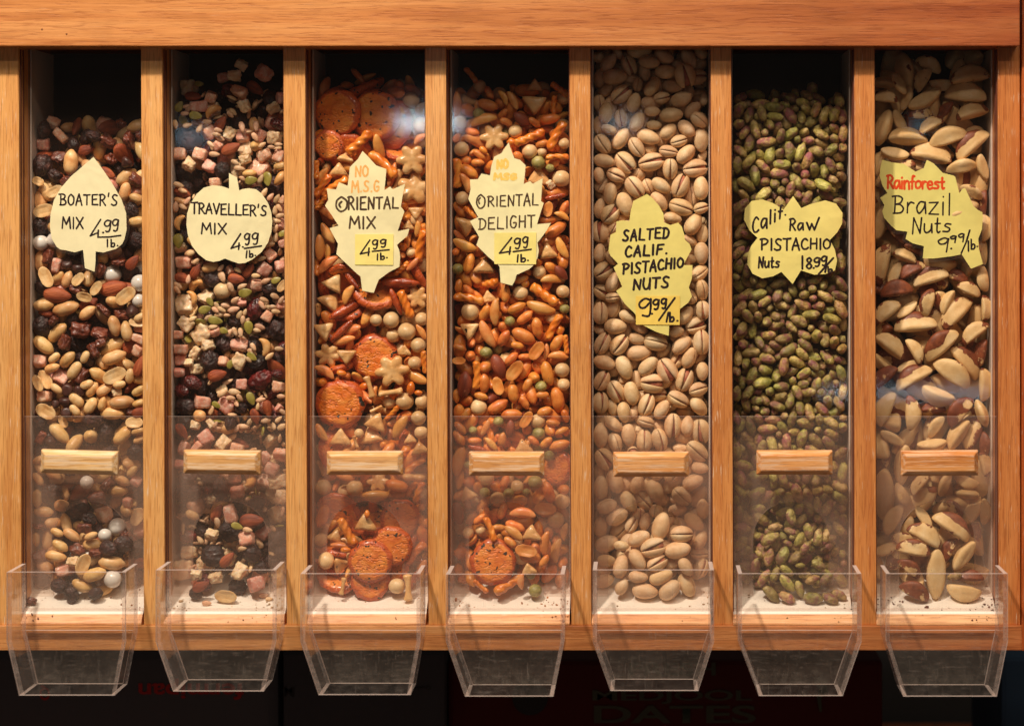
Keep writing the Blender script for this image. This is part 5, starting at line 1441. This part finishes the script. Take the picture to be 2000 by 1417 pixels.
r(5,1150,335,s1,"Y 235 245 240 -80;y 510 175 260 -60;Y 800 160 250 -30;y 1020 150 270 65;y 1140 250 280 85 .3;Y 1250 180 270 85;Y 390 370 280 -70;y 240 470 240 35;Y 120 410 230 80 .2;Y 780 330 250 -50;y 1020 400 270 -15;Y 930 510 210 -5 .1;y 1250 410 170 20;Y 1160 580 270 65;y 130 660 260 85;Y 1270 690 220 75 .2;Y 110 900 210 70 .2;Y 1260 910 250 -75;y 150 1100 230 20;y 1240 1120 230 20;Y 260 1230 240 70;y 150 1340 210 -10 .1;y 1260 1310 230 -65;y 260 1390 170 0;y 270 620 160 50 .3;Y 250 960 180 -50 .3;Y 1120 760 180 -30 .3;y 660 160 180 -60 .4;Y 1120 970 170 0 .5;Y 1150 860 200 60 .7")
r(5,1150,575,s1,"y 100 210 260 85;Y 265 130 260 80;Y 430 250 210 -25 .1;Y 290 350 270 -10;Y 1070 230 240 50 .2;y 1280 180 210 -65;y 1190 340 240 30;Y 970 410 180 10 .1;y 150 540 250 55;y 340 550 270 50;Y 530 490 200 0 .4;y 740 530 270 -10;y 1270 520 270 80;Y 1030 560 250 45;Y 560 655 280 -5;Y 160 750 250 -10;Y 390 805 280 -70;Y 660 790 260 60 .1;y 860 840 280 -55;Y 1120 700 240 60;Y 1270 850 210 -85;y 980 730 200 50 .5;y 1060 930 260 75;y 140 960 240 40;y 300 1080 260 -60;Y 470 1095 270 -80;y 700 980 260 -10;Y 540 950 230 -70 .3;y 1230 1050 240 5;y 990 1160 250 -25;y 120 1190 250 90;y 640 1220 260 70;Y 810 1270 240 55;Y 390 1300 240 -75;Y 1230 1240 250 -20;Y 260 1250 200 -60 .3;Y 80 390 150 0 .4;Y 830 620 200 50 .5;y 760 1110 220 0 .5;Y 1160 520 150 80 .5;Y 850 980 180 20 .4;Y 500 1290 150 80 .5")
r(5,1150,815,s3,"Y 180 50 150 -35;Y 80 130 180 80;y 195 185 160 -70;Y 300 130 170 -80;y 415 170 170 90;y 530 165 170 -75;y 630 60 180 -85;y 430 30 120 -20;y 845 110 190 -50;y 825 245 190 -25;y 120 310 180 -60;Y 690 230 120 0 .3;Y 740 60 150 80 .3;Y 850 370 140 0 .2;Y 85 520 170 85;Y 200 480 190 -65 .1;Y 360 490 150 70 .4;Y 495 540 180 -60 .4;Y 760 500 190 35 .5;Y 830 590 180 30 .5;Y 290 620 170 -60 .4;y 410 620 180 -50 .6;Y 135 660 160 20 .1;Y 215 740 180 30;Y 630 490 190 40 .7;Y 80 820 160 80 .3;y 320 800 120 60 .2;Y 420 770 140 80 .4;Y 660 690 150 20 .7;Y 790 770 170 -40 .5;Y 130 940 190 20;Y 130 1070 150 0 .1;Y 840 910 150 50 .2;y 850 1020 150 -5 .1;Y 890 680 160 60 .5;y 850 1120 150 40 .1;Y 540 810 210 75 -1;y 695 875 180 0 -1.05;Y 375 905 180 25 -1.1;Y 245 955 120 0 -1;y 485 970 180 12 -1.1;Y 660 990 195 5 -1.15;Y 365 1060 170 -55 -1.15;y 515 1085 160 35 -1.15;Y 240 1110 180 80 -1.1;Y 725 1110 150 -60 -1.1;Y 370 1190 150 -5 -1.15;Y 540 1190 180 20 -1.15;Y 425 1295 190 0 -1.15;Y 245 1260 140 70 -1.1;Y 605 1290 190 60 -1.1;Y 730 1270 190 -65 -1.15;Y 600 1100 140 0 -.7;Y 120 1230 150 60 0")
r(6,1400,860,s4,"Z 370 380 90 -75 -1;Z 290 430 75 5 -1;Z 455 450 90 -80 -1;Z 265 490 100 30 -1.1;Z 365 450 70 -20 -1;Z 410 490 80 60 -1.1;Z 500 480 90 80 -1.1;Z 540 480 80 80 -1;Z 355 510 60 -30 -1.1;Z 440 530 80 50 -1.1;Z 260 580 90 75 -1.1;Z 325 570 100 65 -1.1;Z 390 575 90 40 -1;Z 210 565 60 -50 -1;Z 505 615 80 -30 -1.15;Z 415 620 60 0 -1.1;Z 345 645 80 -30 -1.1;Z 235 680 90 50 -1.15;Z 290 665 80 60 -1.1;Z 350 705 100 -55 -1.15;Z 475 690 80 20 -1.1;Z 545 680 90 40 -1.15;Z 270 765 100 -50 -1.15;Z 345 780 90 -35 -1.15;Z 480 785 100 8 -1.15;Z 560 790 90 -60 -1.15;Z 605 770 80 -20 -1;Z 410 735 90 -70 -.9;Z 440 670 70 0 -.8;Z 320 620 70 20 -.8")
r(7,1700,95,s1,"1 130 390 220 0 1;1 310 390 250 -55 .4;2 640 190 340 -20 1.2;2 590 350 330 60 .6;1 800 380 280 0 .8;2 1120 320 450 5;1 1050 530 510 0 .1;1 600 560 430 30 .2;2 170 560 260 -5 .3;1 400 550 200 80 .5;1 150 880 450 65;1 330 810 250 -55 .3;2 560 740 250 -5 .3;2 670 860 270 30 .1;4 840 710 180 60 .4;2 1140 720 400 10;1 410 990 460 -5;1 860 1000 450 22;3 1140 1080 470 35;1 1180 950 300 0 .5;1 270 1160 340 -20;2 670 1190 490 -12;1 1010 1310 360 12;1 1240 1310 300 -65;1 500 1290 200 -10 .3;1 100 1270 200 60 .4")
r(7,1700,335,s1,"1 1120 230 250 -30;4 1270 340 200 30 .1;1 110 580 350 80 .1;1 1280 620 200 50 .3;2 1280 890 240 70 .2;4 280 680 200 -50 .5;2 160 1030 470 75;2 380 950 220 -20;1 770 1000 400 -15 .2;4 470 1100 330 20 .2;3 670 1180 440 18;4 960 1180 250 -20 .2;2 1090 1310 220 -40;1 1260 1190 270 -80;4 290 1320 390 8;1 260 1130 200 70 .3;4 480 860 220 -30 .5;1 1090 1070 180 60 .4;4 360 780 250 -40 .5")
r(7,1700,575,s1,"2 640 90 330 65;1 860 90 270 75 .1;2 200 200 370 35;3 500 350 500 10;2 960 210 470 35;2 1280 150 220 -60;2 1170 430 370 28;2 210 580 420 -40;2 480 630 330 -60;3 790 570 490 45;4 1250 640 300 70 .3;3 1050 760 500 -50;1 900 870 500 -35;4 170 920 360 50 .1;3 480 930 450 30;1 750 1100 410 -20;2 1300 1000 400 -85;1 1240 1310 330 -60;1 180 1270 420 70;2 440 1310 400 -88;4 1000 1300 420 45;1 420 800 250 20 .4;1 130 750 180 -20 .4;4 1090 590 200 10 .5;4 700 1270 200 0 .5;1 400 170 220 0 .5")
r(7,1700,815,s3,"1 660 130 260 50;1 160 150 180 -30 .2;1 460 200 240 5 .1;1 490 70 150 60 .4;1 240 350 300 85 .2;2 850 350 200 -50;4 110 370 240 80 .5;4 870 200 200 -60 .4;1 240 570 200 -45 .2;2 370 500 190 45 .4;1 550 490 160 80 .4;1 720 470 180 -20 .5;1 720 570 180 -5 .5;1 170 760 270 60 .2;1 760 690 260 60 .5;1 870 700 200 -70 .4;2 240 920 170 -10 .3;1 110 980 170 30 .2;4 620 700 200 -70 .5;1 270 820 160 70 .5;1 60 1120 150 -60 .3;1 400 740 200 -50 -.8;3 600 820 330 -35 -1.1;2 400 890 280 -30 -1.1;2 320 990 280 -12 -1.1;1 700 1030 280 55 -1.1;4 290 1130 220 -40 -.9;1 485 1170 380 85 -1.2;4 600 990 120 60 -.8;4 330 1300 260 -25 -1.1;1 700 1290 260 -10 -1.1;Z 630 1190 110 10 -1;4 750 1200 100 0 -.8")
def pins():
    out=[]
    for b,x0,y0,s,t in R:
        for e in t.split(';'):
            f=e.split()
            if len(f)<5: print('bad',e); continue
            k=f[0];X,Y,L,A=map(float,f[1:5]);d=float(f[5]) if len(f)>5 else 0.
            out.append((b,k,x0+X/s,y0+Y/s,L/s,A,d))
    return out



def sphere_picture(res):
    """depth picture of all pieces at half the photograph's size: how many cells each one shows"""
    Wn, Hn = 1000, 709
    zb = np.full((Hn, Wn), 9.0); ow = np.full((Hn, Wn), -1)
    yy, xx = np.mgrid[0:Hn, 0:Wn]
    gid = 0
    for rr in res:
        for i, k in enumerate(rr['kinds']):
            m = SP[k] * 1.0
            P = rr['C'][i] + qrot(np.repeat(rr['Q'][i][None], len(m), 0), m[:, :3] * rr['s'][i])
            R = m[:, 3] * rr['s'][i]
            for p, r in zip(P, R):
                kk = D / (D + p[1])
                cx, cz = (1250 + (p[0] - XC) * kk / S) / 2, (430 - (p[2] - ZC) * kk / S) / 2
                rp = r / S / 2
                a, b_, c, d = max(0, int(cx - rp)), min(Wn, int(cx + rp) + 2), max(0, int(cz - rp)), min(Hn, int(cz + rp) + 2)
                if a >= b_ or c >= d: continue
                q = ((xx[c:d, a:b_] - cx) ** 2 + (yy[c:d, a:b_] - cz) ** 2) / (rp * rp)
                dep = p[1] - r * np.sqrt(np.maximum(0, 1 - q))
                sl = zb[c:d, a:b_]
                hit = (q < 1) & (dep < sl)
                sl[hit] = dep[hit]; ow[c:d, a:b_][hit] = gid
            gid += 1
    keep = np.zeros((Hn, Wn), bool)
    for l, r in BINS: keep[47:590, int(l / 2) + 1:int(r / 2)] = True
    for a, b_, c, d in HX: keep[int(c / 2):int(d / 2), int(a / 2):int(b_ / 2)] = False
    for poly in OUTLINES:
        q = np.array(poly) / 2
        a, b_, c, d = int(q[:, 0].min()), int(q[:, 0].max()) + 1, int(q[:, 1].min()), int(q[:, 1].max()) + 1
        X, Y = xx[c:d, a:b_], yy[c:d, a:b_]
        ins = np.zeros(X.shape, bool)
        for i in range(len(q)):
            (xa, ya), (xb, yb) = q[i - 1], q[i]
            if ya == yb: continue
            ins ^= ((ya > Y) != (yb > Y)) & (X < (xb - xa) * (Y - ya) / (yb - ya) + xa)
        keep[c:d, a:b_][ins] = False
    ids = ow[keep & (ow >= 0)]
    return np.bincount(ids, minlength=gid)


packed = [pack_bin(b) for b in range(1, 8)]
shown = sphere_picture(packed)
items = []
rg = random.Random(3)
gid = 0
for rr in packed:
    for i, k in enumerate(rr['kinds']):
        var = rg.choice([0, 4, 4, 0, 4, 1]) if k == 'Y' else (rg.choice([1, 5, 4, 3, 2, 5, 1]) if k == 'y' else rg.randrange(NVAR.get(k, 6)))
        n = int(shown[gid])
        items.append([rr['bin'], k, var, Vector(rr['C'][i]), Quaternion([float(v) for v in rr['Q'][i]]), float(rr['s'][i]), 1 if n >= 5 else 0, n])
        gid += 1
for kind in set(NAMES.values()):
    li = sorted((it for it in items if NAMES[it[1]] == kind and it[6] == 1), key=lambda it: -it[7])
    for it in li[296:]: it[6] = 2

CAT = dict(A='peanut', B='peanut', C='almond', D='raisin', E='dried date', F='papaya cube', G='yoghurt ball', H='chocolate chip', I='cashew', J='sunflower seed', K='pumpkin seed',
           L='pineapple chunk', M='cranberry', N='rice cracker', O='cracker', P='cracker', Q='coated peanut', R='cracker', S='cracker', T='cracker', U='rice pellet', V='dried pea', W='peanut', X='peanut',
           a='almond', n='cracker', Y='pistachio', y='pistachio', Z='pistachio kernel')
NOUN = dict(A='cream peanut', B='split peanut half', C='brown almond', D='dark wrinkled raisin', E='brown date piece', F='pink papaya cube', G='white yoghurt ball', H='dark chocolate chip', I='golden cashew',
            J='beige sunflower seed', K='green pumpkin seed', L='pale pineapple chunk', M='dark red cranberry', N='round orange rice cracker', O='pale flower cracker', P='orange twisted cracker',
            Q='pale speckled ball', R='beige crescent cracker', S='dark red cracker stick', T='pale triangle cracker', U='small orange pellet', V='green dried pea', W='orange spiced peanut', X='spiced peanut half',
            a='reddish smoked almond', n='pale bone-shaped cracker', Y='closed beige pistachio', y='split beige pistachio', Z='green pistachio kernel')
BR = {'1': 'clean cream brazil nut', '2': 'brown-patched brazil nut', '3': 'brown-rimmed brazil nut', '4': 'mostly brown brazil nut'}
for c_ in '1234': CAT[c_] = 'brazil nut'; NOUN[c_] = BR[c_]
SB = [(97, 307, 247, 531), (364, 338, 532, 514), (637, 294, 800, 570), (917, 280, 1076, 557), (1188, 379, 1352, 655), (1453, 382, 1646, 555), (1718, 312, 1920, 524)]
ORD = 'topmost second third fourth fifth sixth seventh eighth ninth tenth eleventh twelfth thirteenth fourteenth fifteenth sixteenth'.split()


def proj(v):
    k = D / (D + v.y)
    return 1250 + (v.x - XC) * k / S, 430 - (v.z - ZC) * k / S


def zone(b, px, py, y):
    x0, y0, x1, y1 = SB[b - 1]
    bl, br = BINS[b - 1]
    third = 'left' if px < bl + (br - bl) * 0.36 else ('right' if px > bl + (br - bl) * 0.64 else 'centre')
    if py < y0 - 8: return 'above sign ' + third
    if py < y1 + 4: return 'left of sign' if px < (x0 + x1) / 2 else 'right of sign'
    if py < 813: return 'below sign ' + third
    if py < 985: return 'behind handle ' + third
    if y < 0.0245: return 'in the arch'
    return 'beside arch ' + third


rows = {}
made = []
stuff = {}
for it in items:
    b, k, var, loc, q, s, fl, nshown = it
    if fl == 0:
        stuff.setdefault((b, 'hidden'), []).append(it); continue
    if fl == 2:
        stuff.setdefault((b, k), []).append(it); continue
    o = bpy.data.objects.new(NAMES[k], food_mesh(k, var))
    COL.objects.link(o)
    o.location = loc; o.rotation_mode = 'QUATERNION'; o.rotation_quaternion = q; o.scale = (s * rg.uniform(0.95, 1.05), s * rg.uniform(0.95, 1.03), s * rg.uniform(0.93, 1.06)) if k not in 'GN' else (s, s, s)
    px, py = proj(loc)
    d = q @ Vector((1, 0, 0))
    look = ''
    if k not in 'GQVHFLEDMNOU':
        if abs(d.y) > 0.8: look = 'end-on'
        else:
            a = math.degrees(math.atan2(d.z, d.x)) % 180
            look = 'level' if a < 22 or a > 158 else ('upright' if 62 < a < 118 else ('right-leaning' if a < 90 else 'left-leaning'))
    o['category'] = CAT[k]
    o['group'] = '%s in the %s bin' % (NAMES[k].replace('_', ' ') + ('s' if k not in 'Yy' else ''), WORD[b - 1])
    rows.setdefault((b, k, look, zone(b, px, py, loc.y)), []).append((py, px, o))
for (b, k, look, zn), lst in rows.items():
    lst.sort(key=lambda r: (r[0], r[1]))
    for i, (py, px, o) in enumerate(lst):
        w = WORD[b - 1] + ' bin'
        noun = (look + ' ' + NOUN[k]).strip()
        if len(lst) == 1: lb = 'the only %s %s, %s' % (noun, zn, w)
        elif i < len(ORD): lb = '%s %s%s %s, %s' % (ORD[i], noun, ' from top' if i else '', zn, w)
        elif i == len(lst) - 1: lb = 'lowest %s %s, %s' % (noun, zn, w)
        else: lb = '%s low down %s, %s' % (noun, zn, w)
        o['label'] = lb


def joined(name, its, lod, parent=None):
    vs, fs, mi, mats = [], [], [], []
    for (b, k, var, loc, q, s, fl, nshown) in its:
        me = food_mesh(k, var, lod)
        base = len(vs)
        m = Matrix.Translation(loc) @ q.to_matrix().to_4x4() @ Matrix.Scale(s, 4)
        mp = []
        for mt in me.materials:
            if mt not in mats: mats.append(mt)
            mp.append(mats.index(mt))
        vs += [m @ v.co for v in me.vertices]
        for p_ in me.polygons:
            fs.append(tuple(base + i for i in p_.vertices)); mi.append(mp[p_.material_index])
    me = mesh_of(name, vs, fs, mi, True)
    for mt in mats: me.materials.append(mt)
    return obj(name, me)


for (b, k), its in stuff.items():
    if k == 'hidden':
        tag(joined('snack_filling', its, True), 'deep filling packed behind the front layer of the %s bin' % WORD[b - 1], 'bin filling', kind='stuff')
    else:
        tag(joined(NAMES[k] + '_mass', its, True), 'the many smallest-looking %ss of the %s bin' % (NOUN[k], WORD[b - 1]), CAT[k], kind='stuff')

# crumbs and broken skins on the chute boards and ledges
CR = {0: ('E', (150, 90, 60)), 1: ('J', (214, 176, 132)), 2: ('R', (220, 160, 100)), 3: ('R', (206, 130, 70)), 4: ('shell', (206, 160, 112)), 5: ('Z', (150, 120, 70)), 6: ('4', (110, 56, 36))}
for i, (xl, xr) in enumerate(BINS):
    rg = random.Random(i + 5)
    bm = bmesh.new()
    n = [60, 150, 45, 110, 40, 45, 120][i]
    for k in range(n):
        side = rg.random()
        px = rg.uniform(xl + 6, xr - 6) if side < 0.2 else (xr - 5 - 60 * rg.random() ** 1.8 if side < 0.68 else xl + 5 + 50 * rg.random() ** 1.8)
        y = rg.uniform(0.007, 0.021) if rg.random() < 0.85 else rg.uniform(0.0225, 0.04)
        r = (0.00018 + 0.0007 * rg.random() ** 2.5) * (1.7 if rg.random() < 0.08 else 1)
        if rg.random() < 0.25 and y < 0.022:
            y = rg.uniform(-0.0005, 0.0032); f = (y + 0.001) / 0.0045
            z = WZ(1224, YB) + 0.0026 + (WZ(1199, 0.0035) - WZ(1224, YB) - 0.0026) * f
        else: z = slope_z(y)
        m = Matrix.Translation((WX(px, y), y, z + r * 0.5)) @ Matrix.Rotation(rg.uniform(0, 6.28), 4, Vector((rg.random(), rg.random(), rg.random() + 0.1)).normalized()) @ Matrix.Diagonal((r * rg.uniform(0.8, 1.8), r, r * rg.uniform(0.4, 1), 1))
        bmesh.ops.create_icosphere(bm, subdivisions=1, radius=1.0, matrix=m)
    me = bpy.data.meshes.new('crumbs'); bm.to_mesh(me); bm.free()
    o = obj('crumbs', me, food('crumbs_of_' + 'abcdefg'[i], [tuple(v * 0.7 for v in CR[i][1]), CR[i][1]], 300, 0.6, None, jitter=0.6))
    tag(o, 'crumbs and broken bits on the chute board of the %s bin' % WORD[i], 'crumbs', kind='stuff')
